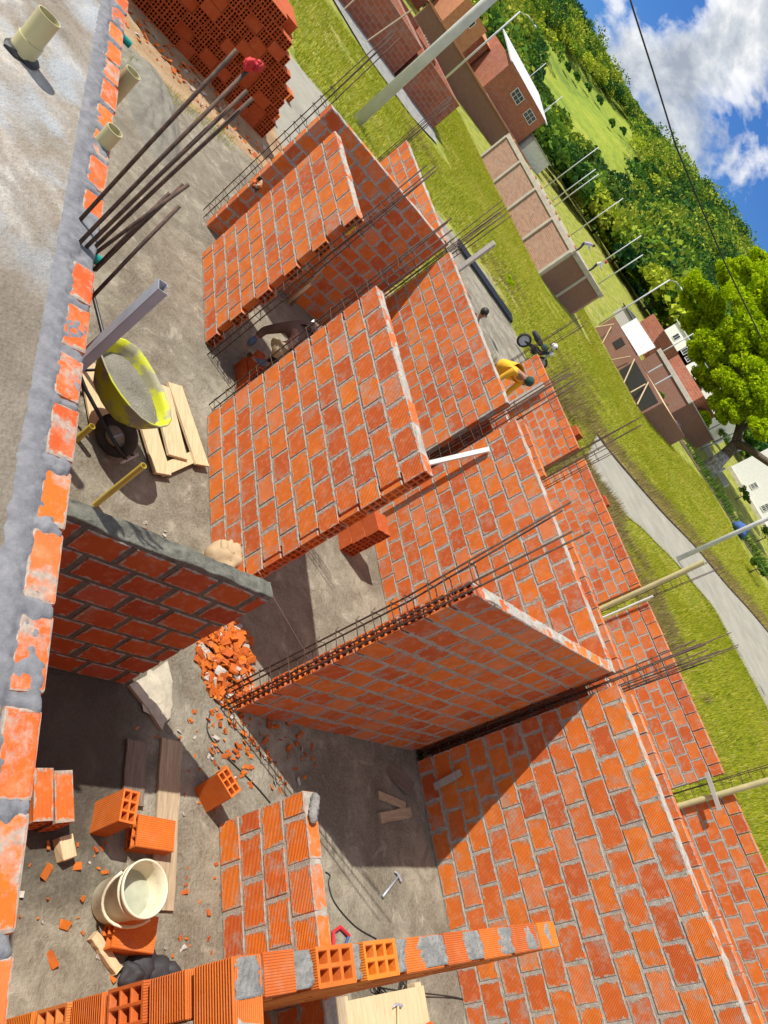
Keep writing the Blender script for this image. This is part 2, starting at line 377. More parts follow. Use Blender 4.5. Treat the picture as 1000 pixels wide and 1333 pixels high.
# ------------------------------------------------------------------ brick geometry
def hollow(mb, fr, Lb, T, H, nx=2, ny=3, depth=.22, ends=(1, 1), mi=0, web=.015):
    """hollow clay block. fr maps local (l, t, h) centred coords to world. holes open at the l ends."""
    def q(pts, uv=None): mb.add([fr(*p) for p in pts], [tuple(range(len(pts)))], mi, [uv] if uv else None)
    l, t, h = Lb/2, T/2, H/2
    O = len(mb.v)
    V = []; F = []; U = []
    def quad(p, uv): V.extend(fr(*x) for x in p); n = len(V); F.append((n-4, n-3, n-2, n-1)); U.append(uv)
    full = [(0, 0), (1, 0), (1, 1), (0, 1)]; mid = [(.4, .5)]*4
    quad([(-l, -t, -h), (l, -t, -h), (l, -t, h), (-l, -t, h)], full)
    quad([(l, t, -h), (-l, t, -h), (-l, t, h), (l, t, h)], full)
    quad([(-l, -t, h), (l, -t, h), (l, t, h), (-l, t, h)], full)
    quad([(-l, t, -h), (l, t, -h), (l, -t, -h), (-l, -t, -h)], full)
    cw = (T-web*(nx+1))/nx; ch = (H-web*(ny+1))/ny
    for sgn, op in ((-1, ends[0]), (1, ends[1])):
        x = sgn*l
        def qq(p, uv=mid): quad(p if sgn > 0 else p[::-1], uv)
        if not op:
            qq([(x, -t, -h), (x, t, -h), (x, t, h), (x, -t, h)]); continue
        ts = [-t]; hs = [-h]
        for i in range(nx): ts += [-t+web+i*(cw+web), -t+web+i*(cw+web)+cw]
        for i in range(ny): hs += [-h+web+i*(ch+web), -h+web+i*(ch+web)+ch]
        ts.append(t); hs.append(h)
        xi = x-sgn*min(depth, Lb*.48)
        for i in range(len(ts)-1):
            for j in range(len(hs)-1):
                a, b, c, d = ts[i], ts[i+1], hs[j], hs[j+1]
                if i % 2 and j % 2:
                    qq([(x, a, c), (x, b, c), (xi, b, c), (xi, a, c)]); qq([(x, b, d), (x, a, d), (xi, a, d), (xi, b, d)])
                    qq([(x, a, d), (x, a, c), (xi, a, c), (xi, a, d)]); qq([(x, b, c), (x, b, d), (xi, b, d), (xi, b, c)])
                    qq([(xi, a, c), (xi, b, c), (xi, b, d), (xi, a, d)])
                else: qq([(x, a, c), (x, b, c), (x, b, d), (x, a, d)])
    mb.add(V, F, mi, U)
def weld(o, d=.0004):
    md = o.modifiers.new('weld', 'WELD'); md.merge_threshold = d
def brick_wall(parent, part, axis, u0, u1, w0, thick, z0, z1, bm='brick', mm='mortar', h=None, Lp=.30, joint=.021, holes=(), half=0, dry_top=False, drop=None, seed=1, jit=.003, skip=None, bevel=.004, rec=.006, capm=None, capmat='mortar', ce=0.0, ctop=0.0, u0f=None, holef=None):
    """single-leaf wall as one mesh: mortar core with proud hollow blocks. axis 'x': runs along X with faces at y=w0 and y=w0+thick."""
    rnd = random.Random(seed); mb = MB()
    ncr = max(1, round((z1-z0)/.22)) if h is None else max(1, round((z1-z0)/h)); hh = (z1-z0)/ncr
    if axis == 'x': mp = lambda u, w, z: (u, w, z)
    else: mp = lambda u, w, z: (-w+2*w0+thick, u, z)      # mirrored so the winding stays right
    hb = hh-joint*.85
    for k in range(ncr):
        zc = z0+k*hh+hh/2-joint*.0
        top = (k == ncr-1)
        off = (-Lp/2 if (k+half) % 2 else 0)
        ua0 = u0f(k) if u0f else u0
        u = ua0+off
        while u < u1-.03:
            a = max(u, ua0); b = min(u+Lp, u1); jj = joint*1.15+rnd.uniform(-.008, .010)
            if top and dry_top: jj = .016
            if b-a > .05 and not (skip and skip((a+b)/2, zc)):
                ln = (b-a)-(jj if a > ua0+1e-6 and b < u1-1e-6 else jj*.5)
                cc = (a+b)/2+rnd.uniform(-.003, .003)
                if a <= ua0+1e-6: cc = a+ln/2
                elif b >= u1-1e-6: cc = b-ln/2
                dz = rnd.uniform(-.004, .004); dw = rnd.uniform(-.003, .003)
                hb2 = hb+rnd.uniform(-.007, .005); tl = rnd.uniform(-.016, .016)
                fr = lambda l, t, hq, cc=cc, dw=dw, zc=zc, dz=dz, tl=tl: mp(cc+l, w0+thick/2+dw+t, zc+dz+hq+l*tl)
                el = ((holef(k) if holef else 'lo' in holes) and a <= ua0+1e-6); eh = ('hi' in holes and b >= u1-1e-6)
                hollow(mb, fr, ln, thick, hb2, 2, 3, .15, (el, eh), 0)
            u += Lp
    # mortar core
    zt = z1-.012-(hh*.98 if dry_top else 0)
    e0 = .30 if holef else (.12 if 'lo' in holes else .006); e1 = .12 if 'hi' in holes else .006
    nseg = max(2, int((u1-u0)/.15)); V = []; F = []
    e0 += ce; zt -= ctop
    ua, ub = u0+e0, u1-e1
    wa, wb = w0+rec, w0+thick-rec
    cs = [(wa, z0), (wb, z0), (wb, zt), (wa, zt)]
    for i in range(nseg+1):
        uu = ua+(ub-ua)*i/nseg
        for (w, z) in cs: V.append(mp(uu, w+rnd.uniform(-.001, .001), z+(rnd.uniform(-.006, .006) if z > z0 else 0)))
    for i in range(nseg):
        for c in range(4): F.append((i*4+c, i*4+(c+1) % 4, (i+1)*4+(c+1) % 4, (i+1)*4+c)[::-1])
    F.append((0, 1, 2, 3)); F.append(tuple((nseg*4+3-i) for i in range(4)))
    if axis == 'y' or True: mb.add(V, F, 1)
    if capm:   # rough bed of mortar left along the top, bare block showing between
        from mathutils import noise as nz
        Vc = []; Fc = []; ns = int((u1-u0)/.03); ph = rnd.uniform(0, 50)
        base = z1-joint*.5 if capm < 1.2 else z1
        for i in range(ns+1):
            uu = u0+(u1-u0)*i/ns
            for j, w in enumerate((.003, .012, .035, .5, -.035, -.012, -.003)):
                ww = (w0+thick/2) if w == .5 else (w0+w if w > 0 else w0+thick+w)
                q = nz.fractal(Vector((uu*5+ph, ww*9, seed)), 1, 2, 4)
                if j in (0, 6): zz = base-(.03+.02*abs(q))*min(1.4, capm)
                else: zz = base+(.012 if capm > 1.2 else .001)+.022*min(1.3, capm)*(q+.12)
                Vc.append(mp(uu, ww+rnd.uniform(-.002, .002), zz))
        for i in range(ns):
            for c in range(6): Fc.append((i*7+c, i*7+c+1, (i+1)*7+c+1, (i+1)*7+c))
        mb.add(Vc, Fc, 2)
    o = mb.build(part, [M[bm], M[mm], M[capmat]], parent)
    weld(o)
    if bevel:
        md = o.modifiers.new('bevel', 'BEVEL'); md.width = bevel; md.segments = 1; md.limit_method = 'ANGLE'; md.angle_limit = math.radians(60)
    bm_ = bmesh.new(); bm_.from_mesh(o.data); bmesh.ops.recalc_face_normals(bm_, faces=[f for f in bm_.faces if f.material_index > 0]); bm_.to_mesh(o.data); bm_.free()
    return o

# ================================================================== SETTING
def grid_axis(segs):
    out = []
    for a, b, st in segs:
        out += list(np.arange(a, b, st))
    return np.array(out+[segs[-1][1]])
gx = grid_axis([(-1500, -200, 50), (-200, -80, 6), (-80, 20, 1.6), (20, 300, 20)])
gy = grid_axis([(-300, -10, 20), (-10, 90, 1.6), (90, 300, 7), (300, 1500, 50)])
X, Y = np.meshgrid(gx, gy); Z = ground_z(X, Y)-.05
nx, ny = len(gx), len(gy); idx = np.arange(nx*ny).reshape(ny, nx)
F = np.stack([idx[:-1, :-1], idx[:-1, 1:], idx[1:, 1:], idx[1:, :-1]], -1).reshape(-1, 4)
o = mesh_np('ground', np.stack([X, Y, Z], -1).reshape(-1, 3), F, M['ground']); tag(o, 'grassy ground around the building site', 'ground', kind='structure')

def sheet(name, pts, lift, mt, label, step=1.0, wob=0.0):
    """flat strip laid on the terrain, from two edge polylines"""
    A, B = pts; n = len(A); V = []; Fs = []
    K = 6
    for i in range(n):
        for k in range(K+1):
            f = k/K; x = A[i][0]*(1-f)+B[i][0]*f; y = A[i][1]*(1-f)+B[i][1]*f
            V.append((x, y, gz(x, y)+lift))
    for i in range(n-1):
        for k in range(K): Fs.append((i*(K+1)+k, i*(K+1)+k+1, (i+1)*(K+1)+k+1, (i+1)*(K+1)+k))
    o = mesh_np(name, np.array(V), np.array(Fs), mt)
    bm = bmesh.new(); bm.from_mesh(o.data); bmesh.ops.recalc_face_normals(bm, faces=bm.faces)
    if sum(f.normal.z for f in bm.faces) < 0: bmesh.ops.reverse_faces(bm, faces=bm.faces)
    bm.to_mesh(o.data); bm.free()
    return tag(o, label, name.replace('_', ' '), kind='structure')
def resample(pl, n):
    pl = [np.array(p[:2]) for p in pl]; d = [0]
    for a, b in zip(pl, pl[1:]): d.append(d[-1]+np.linalg.norm(b-a))
    return [np.array([np.interp(t, d, [p[i] for p in pl]) for i in (0, 1)]) for t in np.linspace(0, d[-1], n)]
def smooth_pl(pl):
    for _ in range(3): pl = [pl[0]]+[(pl[i-1]+2*pl[i]+pl[i+1])/4 for i in range(1, len(pl)-1)]+[pl[-1]]
    return pl
nearE = [bt(*p)[:2] for p in ((763, 596), (776, 622), (793, 643), (814, 672), (836, 686), (853, 706), (879, 730), (907, 765), (929, 789), (948, 830), (967, 863), (984, 894), (1000, 925), (1030, 990))]
farE = [bt(*p)[:2] for p in ((776, 566), (786, 581), (814, 614), (848, 653), (867, 674), (889, 696), (910, 718), (943, 760), (972, 791), (1000, 824), (1060, 900))]
RN, RF = smooth_pl(resample(nearE, 40)), smooth_pl(resample(farE, 40))
sheet('concrete_lane', (RN, RF), .0, M['road'], 'pale concrete lane curving past the lawn')
# earth verge beside the lane, far side
VF = [p+np.array([-1.3-.4*math.sin(i*1.3)-.2*math.sin(i*2.9), .7]) for i, p in enumerate(RF)]
sheet('lane_verge', (RF, VF), -.012, M['dryveg'], 'dry straw coloured verge beside the concrete lane')
# small kerb along the far edge of the lane
kb = MB(); kb.tube([(p[0]-.1, p[1], gz(p[0], p[1])+.02) for p in RF], .07, 6); tag(kb.build('lane_kerb', M['ditch']), 'dark broken kerb along the far edge of the lane', 'kerb', kind='structure')
# ditch in front of the white house
dA = smooth_pl(resample([(-44, 54), (-38, 60), (-31, 63.5), (-25, 65.5), (-14, 69)], 20)); dB = [p+np.array([-.3, 3.4+.5*math.sin(i*1.1)]) for i, p in enumerate(dA)]
sheet('ditch', (dA, dB), .0, M['ditch'], 'dark earth ditch at the far edge of the lawn')
# floors
def flat(name, pts, z, mt, label, sub=None):
    mb = MB(); mb.add([(x, y, z) for x, y in pts], [tuple(range(len(pts)))]); o = mb.build(name, mt); return tag(o, label, 'floor', kind='structure')
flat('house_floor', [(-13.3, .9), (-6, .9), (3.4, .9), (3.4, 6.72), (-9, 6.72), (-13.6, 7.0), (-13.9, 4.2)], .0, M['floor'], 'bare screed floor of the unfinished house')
flat('yard_soil', [(-17.5, -3), (-13.0, -3), (-12.3, 1.5), (-12.7, 2.4), (-12.5, 3.4), (-12.9, 4.2), (-12.95, 5), (-13.4, 5.9), (-13.3, 7.0), (-17.0, 7.2)], .003, M['soil'], 'trodden orange soil in front of the brick stack')
flat('concrete_apron', [(-22, 6.0), (-16.2, 5.6), (-13.3, 7.0), (-12.5, 8.6), (-17.5, 8.4), (-22.2, 9.2)], .004, M['road'], 'pale concrete apron behind the brick stack')
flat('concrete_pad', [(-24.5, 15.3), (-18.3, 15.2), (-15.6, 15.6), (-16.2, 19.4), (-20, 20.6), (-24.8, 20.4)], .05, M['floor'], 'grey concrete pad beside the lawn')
flat('site_earth', [(-13.2, 6.8), (3.4, 6.8), (3.4, 13.5), (-13.2, 13.5)], .02, M['soil'], 'bare earth floor of the neighbouring plot')

# ------------------------------------------------------------------ roof slab beside the camera
t = thing('roof_slab', 'stained concrete roof slab with a mortared brick edge, left of the yard', 'roof slab', (-3, -2, 2.42))
mb = MB(); mb.box((-3.2, -2.565, 2.345), (12.4, 6.87, .15)); mb.build('slab', M['slab'], t, bevel=.01)
mb = MB(); rn = random.Random(3); u = -9.3; JX = []
while u < 2.8:
    ln = rn.uniform(.27, .32)
    if not (-3.24 < u+ln/2 < -2.93):
        fr = lambda l, tt, hq, c=u+ln/2, dz=rn.uniform(-.006, .004), sk=rn.uniform(-.12, .02), dy=rn.uniform(-.004, .006): (c+l+hq*sk+tt*sk*1.5, .922+tt+dy+l*sk*.05, 2.325+hq+dz)
        hollow(mb, fr, ln-rn.uniform(.02, .05), .108, .20, ends=(0, 0))
    u += ln; JX.append(u)
eb = mb.build('edge_bricks', M['brick_rough'], t); weld(eb); md = eb.modifiers.new('bevel', 'BEVEL'); md.width = .012; md.segments = 2; md.limit_method = 'ANGLE'
from mathutils import noise as nz
# mortar skin: one ragged sheet lying over slab edge, joints and parts of the bricks
JX = np.array(JX); xs = np.arange(-7.4, 1.6, .0085); ys = np.arange(.775, .985, .0085); V = []; Fs = []
jj_ = np.array([rng.uniform(.010, .036) for _ in JX])
for x in xs:
    k = int(np.argmin(np.abs(JX-x))); dj = abs(JX[k]-x)
    for y in ys:
        q1 = nz.fractal(Vector((x*7, y*9, 2)), 1, 2, 4); q2 = nz.fractal(Vector((x*28, y*28, 5)), 1, 2, 4); q3 = nz.fractal(Vector((x*4.2, y*6, 9)), 1, 2, 5)
        fil = (.876+.026*q1+.012*q2-y)/.03                     # fillet side
        jo = (jj_[k]+.028*q1+.02*q2-dj)/.02                     # joints
        spl = (q3-.42+.25*q2)*2.2                               # splashes
        col = (.15-abs(x+3.08))/.04
        h = max(min(1, fil), min(1, jo), min(1, spl)*.8, min(1, col))
        z = 2.4215+.010*max(-1.2, h)+.0035*q2*(1 if h > 0 else 0)+.003*q1
        if y < .815+.012*q1: z -= (.815+.012*q1-y)*.42
        if y > .968: z -= (y-.968)*5.5
        V.append((x, y, z))
ny_ = len(ys)
for i in range(len(xs)-1):
    for k in range(ny_-1): Fs.append((i*ny_+k, (i+1)*ny_+k, (i+1)*ny_+k+1, i*ny_+k+1))
mb = MB(); mb.add(V, Fs); mb.build('mortar_skin', M['mortar_blue'], t, smooth='all')
mb = MB(); mb.box((-3.2, .915, 2.30), (12.2, .10, .19)); mb.build('mortar_core', M['mortar_lump'], t)
# stump of the column: a smooth cast face under the bars
w = thing('brick_wall', 'brick wall of the finished storey under the roof slab edge', 'wall', (-3.2, .91, 0))
brick_wall(w, 'courses', 'x', -9.3, 2.8, .865, .10, 0, 2.2, seed=11)

# ------------------------------------------------------------------ brick walls of the unfinished houses
def wallthing(label, base, *a, **k):
    w = thing('brick_wall', label, 'wall', base); brick_wall(w, 'courses', *a, **k); return w
wallthing('shaded red brick cross wall at the far end of the row, beside the yard', (-9.4, 5.2, 0), 'y', 3.86, 6.6, -9.47, .12, 0, 2.42, seed=1, capm=.5)
wallthing('sunlit brick wall nearest the stack of hollow bricks, behind the bare yard floor', (-7.6, 3.8, 0), 'x', -8.58, -6.73, 3.76, .12, 0, 2.42, seed=2, holes=('hi',), capm=.5, half=1)
W2 = wallthing('sunlit brick wall between the stooping worker and the small opening, white rule behind it', (-4.3, 3.8, 0), 'x', -5.50, -3.19, 3.76, .12, 0, 2.42, seed=3, holes=('hi', 'lo'), capm=.7)
wallthing('brick party wall behind the stooping worker, end columns still open', (-7.6, 6.7, 0), 'x', -9.26, -5.93, 6.66, .12, 0, 2.42, seed=4, capm=.6, half=1)
wallthing('brick party wall stretch with the leaning white rule and its thin shadow', (-3.9, 6.7, 0), 'x', -5.62, -2.20, 6.66, .12, 0, 2.44, seed=5, capm=.7)
wallthing('longest brick party wall, half in a diagonal shadow, at the lower right', (.4, 6.7, 0), 'x', -2.06, 3.2, 6.66, .12, 0, 2.44, seed=6, capm=.7, half=1)
wallthing('short lit end of the party wall seen over the shaded cross wall', (-11.2, 6.7, 0), 'x', -12.85, -9.58, 6.66, .12, 0, 2.42, seed=7, capm=.9, bm='brick_smeared')
wallthing('brick cross wall with its big face in shade and hollow end towards the camera', (-2.2, 5.3, 0), 'y', 3.98, 6.60, -2.29, .12, 0, 2.44, seed=8, holes=('lo',), capm=.7)
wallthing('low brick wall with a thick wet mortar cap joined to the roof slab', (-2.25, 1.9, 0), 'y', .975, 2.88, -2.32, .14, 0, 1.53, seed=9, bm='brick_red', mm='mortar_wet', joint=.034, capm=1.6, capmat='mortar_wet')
sw = wallthing('waist-high brick sill wall with a smooth plastered top', (-.4, 3.8, 0), 'x', -1.26, .9, 3.76, .12, 0, .88, seed=10, bm='brick_smeared')
mb = MB()
for k in range(5): mb.blob((-1.2+.03*k, 3.85-.012*k, .895), (.045, .035, .03), k, .2, 3)
mb.build('mortar_dollop', M['mortar_lump'], sw, smooth='all')
ROWS = 11
hs = {ROWS-3, ROWS-5, ROWS-7, ROWS-9}
wallthing('close brick corner wall with ribbed blocks at the bottom left', (.6, 1.76, 0), 'x', -.18, 2.4, 1.70, .12, 0, 2.36, seed=12, bm='brick_clean', u0f=lambda k: -.055 if k in hs else -.18, joint=.034, rec=.010, ce=.13)
wy = thing('brick_wall', 'close brick wall stub with open block cells and mortar blobs on top', 'wall', (-.12, 2.9, 0))
brick_wall(wy, 'courses', 'y', 1.7, 4.0, -.18, .12, 0, 2.36, seed=13, bm='brick_clean', u0f=lambda k: 1.70 if k in hs else 1.83, holef=lambda k: k in hs, skip=lambda u, z: z > 2.2 and 1.98 < u < 2.55, half=1, joint=.03, ctop=.235)
mb = MB()
for yy in (2.16, 2.42):
    fr = lambda l, tt, hq, yy=yy: (-.12+tt, yy+hq, 2.25+l)
    hollow(mb, fr, .22, .12, .20, 2, 3, .19, (0, 1))
wb_ = mb.build('upright_blocks', M['brick_clean'], wy); weld(wb_); md = wb_.modifiers.new('bevel', 'BEVEL'); md.width = .003; md.limit_method = 'ANGLE'
# ragged mortar beds left on the top of the close walls: one sheet that dips under the blocks between the beds
xs = np.arange(-.176, -.0635, .0045); ys = np.arange(1.705, 3.98, .0055); V = []; Fs = []; rn = random.Random(9)
beds = [(1.76, .055), (2.02, .045), (2.29, .018), (2.56, .035), (2.80, .085), (3.13, .075), (3.42, .06), (3.68, .05), (3.90, .03)]
for y in ys:
    for x in xs:
        q1 = nz.fractal(Vector((x*16, y*11, 2)), 1, 2, 4); q2 = nz.fractal(Vector((x*55, y*55, 5)), 1, 2, 4); q3 = nz.noise(Vector((x*130, y*130, 1)))
        h = max((s_-abs(y-y_))/.02 for (y_, s_) in beds)+1.7*q1+.5*q2
        e_ = min(x+.178, -.062-x)
        V.append((x, y, 2.3435+.008*max(-1.1, min(1, h))+(.004*q2+.003*q3)*(1 if h > -.2 else 0)-(.004 if e_ < .006 else 0)))
for i in range(len(ys)-1):
    for k_ in range(len(xs)-1): Fs.append((i*len(xs)+k_, i*len(xs)+k_+1, (i+1)*len(xs)+k_+1, (i+1)*len(xs)+k_))
keepf = []
for f in Fs:
    yc = V[f[0]][1]
    if not (2.05 < yc < 2.27 or 2.31 < yc < 2.53): keepf.append(f)
mb = MB(); mb.add(V, keepf); mb.build('mortar_beds', M['mortar_lump'], wy, smooth='all')
wallthing('dark second brick leaf close behind the party wall, seen through its column gaps', (-3, 7.05, 0), 'x', -9.2, 3.2, 7.0, .12, 0, 2.26, seed=15)
# neighbouring house
lab = ['between the bowed worker and the first open column', 'with a block stack on its far side, above the curving lane', 'beside the tall cream pipe, next to the bright lawn', 'past the tied wooden peg, at the right edge']
for i, (a, b) in enumerate([(-12.9, -9.62), (-9.28, -5.86), (-5.5, -2.12), (-1.78, 3.4)]):
    wallthing('far brick boundary wall with a dry top course, '+lab[i], ((a+b)/2, 13.56, 0), 'x', a, b, 13.5, .12, .0, 1.80, seed=20+i, dry_top=True, half=i % 2, Lp=.305)
for i, (a, b, l) in enumerate([(-8.8, -7.45, 'before the leaning rule'), (-5.95, -3.5, 'beyond the rebar cage'), (-3.1, 2.6, 'beyond the longest party wall')]):
    wallthing('middle brick wall of the next plot showing only its dry top, '+l, ((a+b)/2, 10.7, 0), 'x', a, b, 10.7, .12, .02, 1.52, seed=30+i, dry_top=True, half=i % 2)

# ------------------------------------------------------------------ rebar cages of the columns
def cage(label, x, y, ztop, nb=4, w=.16, d=.08, st=.17, z0=0.0, r=.0075, spread=.0, sztop=None, group='rebar cages of the open columns', lean=0.0):
    t = thing('column_cage', label, 'rebar cage', (x, y, z0), group); rn = random.Random(int(x*100+y*7))
    P = [(-w/2, -d/2), (w/2, -d/2), (w/2, d/2), (-w/2, d/2), (-w/2, 0), (w/2, 0), (0, -d/2), (0, d/2)][:nb]
    for (px, py) in P:
        e = rn.uniform(-.04, .04); f = rn.uniform(-.04, .04); zt = ztop+rn.uniform(-.12, .06)
        mb = MB(); zs = [z0+.002, z0+1.2, (z0+ztop)/2+.3, zt]
        mb.tube([(x+px, y+py, zs[0]), (x+px, y+py, zs[1]), (x+px+e*.3, y+py+f*.3, zs[2]), (x+px+e+px*spread+lean, y+py+f, zs[3])], r, 6); mb.build('rebar', M['rebar'], t, smooth='all')
    z = z0+.12; zmax = sztop or 2.5
    while z < zmax:
        mb = MB(); o_ = .012; zz = z+rn.uniform(-.03, .03); tl = rn.uniform(-.012, .012)
        c = [(x-w/2-o_, y-d/2-o_), (x+w/2+o_, y-d/2-o_), (x+w/2+o_, y+d/2+o_), (x-w/2-o_, y+d/2+o_)]
        pts = [(px, py, zz+tl*(1 if k % 2 else -1)) for k, (px, py) in enumerate(c+[c[0]])]
        pts.append((c[0][0]-.035, c[0][1]+.035, pts[-1][2]+.01))
        mb.tube(pts, .0045, 5); mb.build('stirrup', M['rebar'], t); z += st
    return t
cage('rusty column cage at the left end of the shaded cross wall', -9.62, 3.85, 3.55, w=.20)
cage('rusty column cage at the opening edge of the wall nearest the brick stack', -6.62, 3.84, 3.3, w=.14, sztop=3.0)
cage('rusty column cage between the stooping worker and the long lit wall', -5.63, 3.84, 3.33, w=.16, sztop=2.9)
cage('tall rusty bundle where the shaded cross wall meets the party wall', -9.40, 6.76, 3.45, nb=8, w=.20, d=.12)
cage('rusty cage at the outermost end of the short lit party wall', -13.0, 6.74, 3.45, nb=6)
cage('dense rusty bundle in the dark gap of the party wall, before the bowed worker', -5.77, 6.74, 3.28, nb=8, w=.2, d=.12)
cage('rusty cage in the dark slot behind the shaded cross wall', -2.1, 6.76, 3.34, nb=8, w=.12, d=.14, sztop=2.9)
cage('loose rusty bars rising from the hollow end of the shaded cross wall', -2.24, 3.86, 3.32, nb=4, w=.14, spread=.5, lean=-.05)
cage('rusty cage at the far end of the boundary wall by the motorbike', -13.1, 13.56, 3.2, nb=6, w=.3)
cage('rusty cage between the first two far boundary walls, over the straw verge', -9.45, 13.56, 3.3, nb=6, w=.22)
cage('rusty cage beside the tall cream pipe of the far boundary wall', -5.66, 13.60, 3.3, nb=4, w=.14)
cage('rusty cage beside the peg and pole of the far boundary wall', -1.95, 13.60, 3.6, nb=4, w=.2)
cage('slim rusty cage in the middle wall of the next plot, above the concrete lane', -7.3, 10.75, 2.9, nb=4, w=.16)
cage('slim rusty cage in the middle wall of the next plot, over the bright grass', -3.3, 10.75, 3.2, nb=4, w=.2)
# bars sticking out of the roof slab
t = thing('starter_bars', 'tall dark starter bars rising from the roof slab edge, one with a red rag', 'rebar', (-3.05, .9, 2.3))
def bar(px0, px1, y0, y1, z0=None, r=.0095):
    a = by(*px0, y0) if z0 is None else bz(*px0, z0); b = by(*px1, y1)
    mb = MB(); a = np.array(a); b = np.array(b); mid = (a+b)/2+np.array([.004, -.004, 0]); mb.tube([a, mid, b], r, 8); mb.build('rebar', M['rebar'], t, smooth='all')
bar((101, 290), (308, 65), .86, .88, 2.41); bar((96, 324), (326, 88), .87, 1.0, 2.39); bar((104, 330), (322, 118), .90, 1.0, 2.38); bar((113, 332), (329, 128), .93, 1.04, 2.37)
bar((108, 342), (246, 240), .96, 1.10, None); bar((122, 352), (221, 251), 1.03, 1.08, None); bar((124, 352), (239, 240), 1.05, 1.10, None); bar((119, 388), (234, 268), 1.05, 1.12, None)
R0 = by(329, 86, 1.0)
rag = MB(); rn = random.Random(4)
for k in range(9): rag.blob(R0+np.array([rn.uniform(-.02, .02), rn.uniform(-.02, .02), rn.uniform(-.03, .03)]), (.018, .016, .02), k, .5)
o = rag.build('red_rag', M['red'], org=R0, smooth='all'); tag(o, 'small red rag knotted on a starter bar', 'rag')

# ------------------------------------------------------------------ pipes
def pipe(name, label, a, b, ro, mt, cat='pipe', collar=None, group=None):
    t = thing(name, label, cat, a, group); mb = MB(); mb.pipe(a, b, ro, ro-.004 if ro < .04 else ro-.005, 24); mb.build('tube', M[mt], t, smooth=True)
    mb = MB(); A = Vector(a); D = (Vector(b)-A).normalized(); mb.tube([A+D*.01, A+D*.014], ro-.006, 16); mb.build('inside', M['dark'], t)  # near-black disc paints the shade down in the pipe
    if collar:
        mb = MB(); mb.pipe(A+D*.0, A+D*collar, ro+.006, ro-.001, 24); mb.build('collar', M[mt], t, smooth=True)
    return t
p = bz(27, 70, 2.42); pipe('vent_pipe', 'wide cream pipe standing alone on the roof slab', p, (p[0]-.02, p[1]+.005, 2.66), .058, 'pvc_cream', collar=.09)
mb = MB(); mb.blob((p[0], p[1], 2.43), (.085, .085, .02), 8, .3); o = mb.build('dark_putty', M['black']); tag(o, 'black sealing putty around the pipe on the roof slab', 'putty')
q1 = by(174, 94, 1.06); pipe('drain_pipe', 'olive pipe rising just outside the brick edge, uppermost', (q1[0], q1[1], 1.2), q1, .052, 'pvc_cream')
q2 = by(150, 169, .93); pipe('drain_pipe', 'pale cream pipe set into the brick edge below the olive pipe', (q2[0], q2[1], 2.3), q2, .045, 'pvc_cream')
q3 = by(163, 50, 1.08); pipe('conduit_stub', 'teal conduit stub poking from the wall near the top of the brick edge', (q3[0], .95, q3[2]), (q3[0], 1.13, q3[2]-.01), .026, 'teal')
q4 = by(124, 334, 1.04); pipe('conduit_stub', 'teal conduit stub behind the starter bars', (q4[0], .95, q4[2]), (q4[0], 1.08, q4[2]-.01), .026, 'teal')
p = bz(124, 657); pipe('floor_pipe', 'long yellow pipe standing on the floor beside the mortar-capped wall', p, (p[0]+.01, p[1]-.02, .66), .026, 'pvc_yellow')
p = bz(100, 572, .0); pipe('floor_pipe', 'short yellow pipe by the brick edge, near the barrow wheel', p, (p[0], p[1], .22), .028, 'pvc_yellow')
p = by(297, 487, 4.45); p[2] = max(p[2], .05); pipe('floor_pipe', 'yellow pipe offcut lying in the dark doorway beside the worker', (p[0]-.08, p[1]+.2, .06), (p[0]+.06, p[1]-.06, .12), .05, 'pvc_cream')
pipe('tall_pipe', 'tall cream-yellow pipe standing in the far boundary wall gap', (-5.69, 13.40, .02), (-5.70, 13.34, 3.09), .05, 'pvc_cream')
pipe('tall_pipe', 'thin white pipe beside the tall cream-yellow pipe', (-5.52, 13.42, .02), (-5.5, 13.4, 1.95), .022, 'white')
pipe('tall_pipe', 'cream pole with a tied wooden peg at the right edge', (-1.82, 13.42, .02), (-1.80, 13.40, 3.4), .05, 'pvc_cream')
# tied peg
a = by(868+52, 1005, 13.3); b = by(937, 1055, 13.3)
mb = MB(); mb.box((np.array(a)+b)/2, (np.linalg.norm(np.array(b)-a), .03, .07), Matrix.Rotation(math.atan2(-(b[2]-a[2]), b[0]-a[0]), 3, 'Y')); o = mb.build('wooden_peg', M['wood_grey'], org=(np.array(a)+b)/2); tag(o, 'short wooden peg tied across the cream pole', 'peg')
# galvanised channel post
c0 = by(207, 369, 1.16)
mb = MB(); wz, dp, th = .075, .045, .003; zz = c0[2]/2
mb.box((c0[0], c0[1], zz), (wz, th, c0[2])); mb.box((c0[0]-wz/2+th/2, c0[1]+dp/2, zz), (th, dp, c0[2])); mb.box((c0[0]+wz/2-th/2, c0[1]+dp/2, zz), (th, dp, c0[2]))
mb.box((c0[0]-wz/2+.009, c0[1]+dp, zz), (.018, th, c0[2])); mb.box((c0[0]+wz/2-.009, c0[1]+dp, zz), (.018, th, c0[2]))
o = mb.build('metal_channel', M['galv'], org=(c0[0], c0[1], 0)); tag(o, 'silver steel channel standing upright against the brick edge', 'metal post')

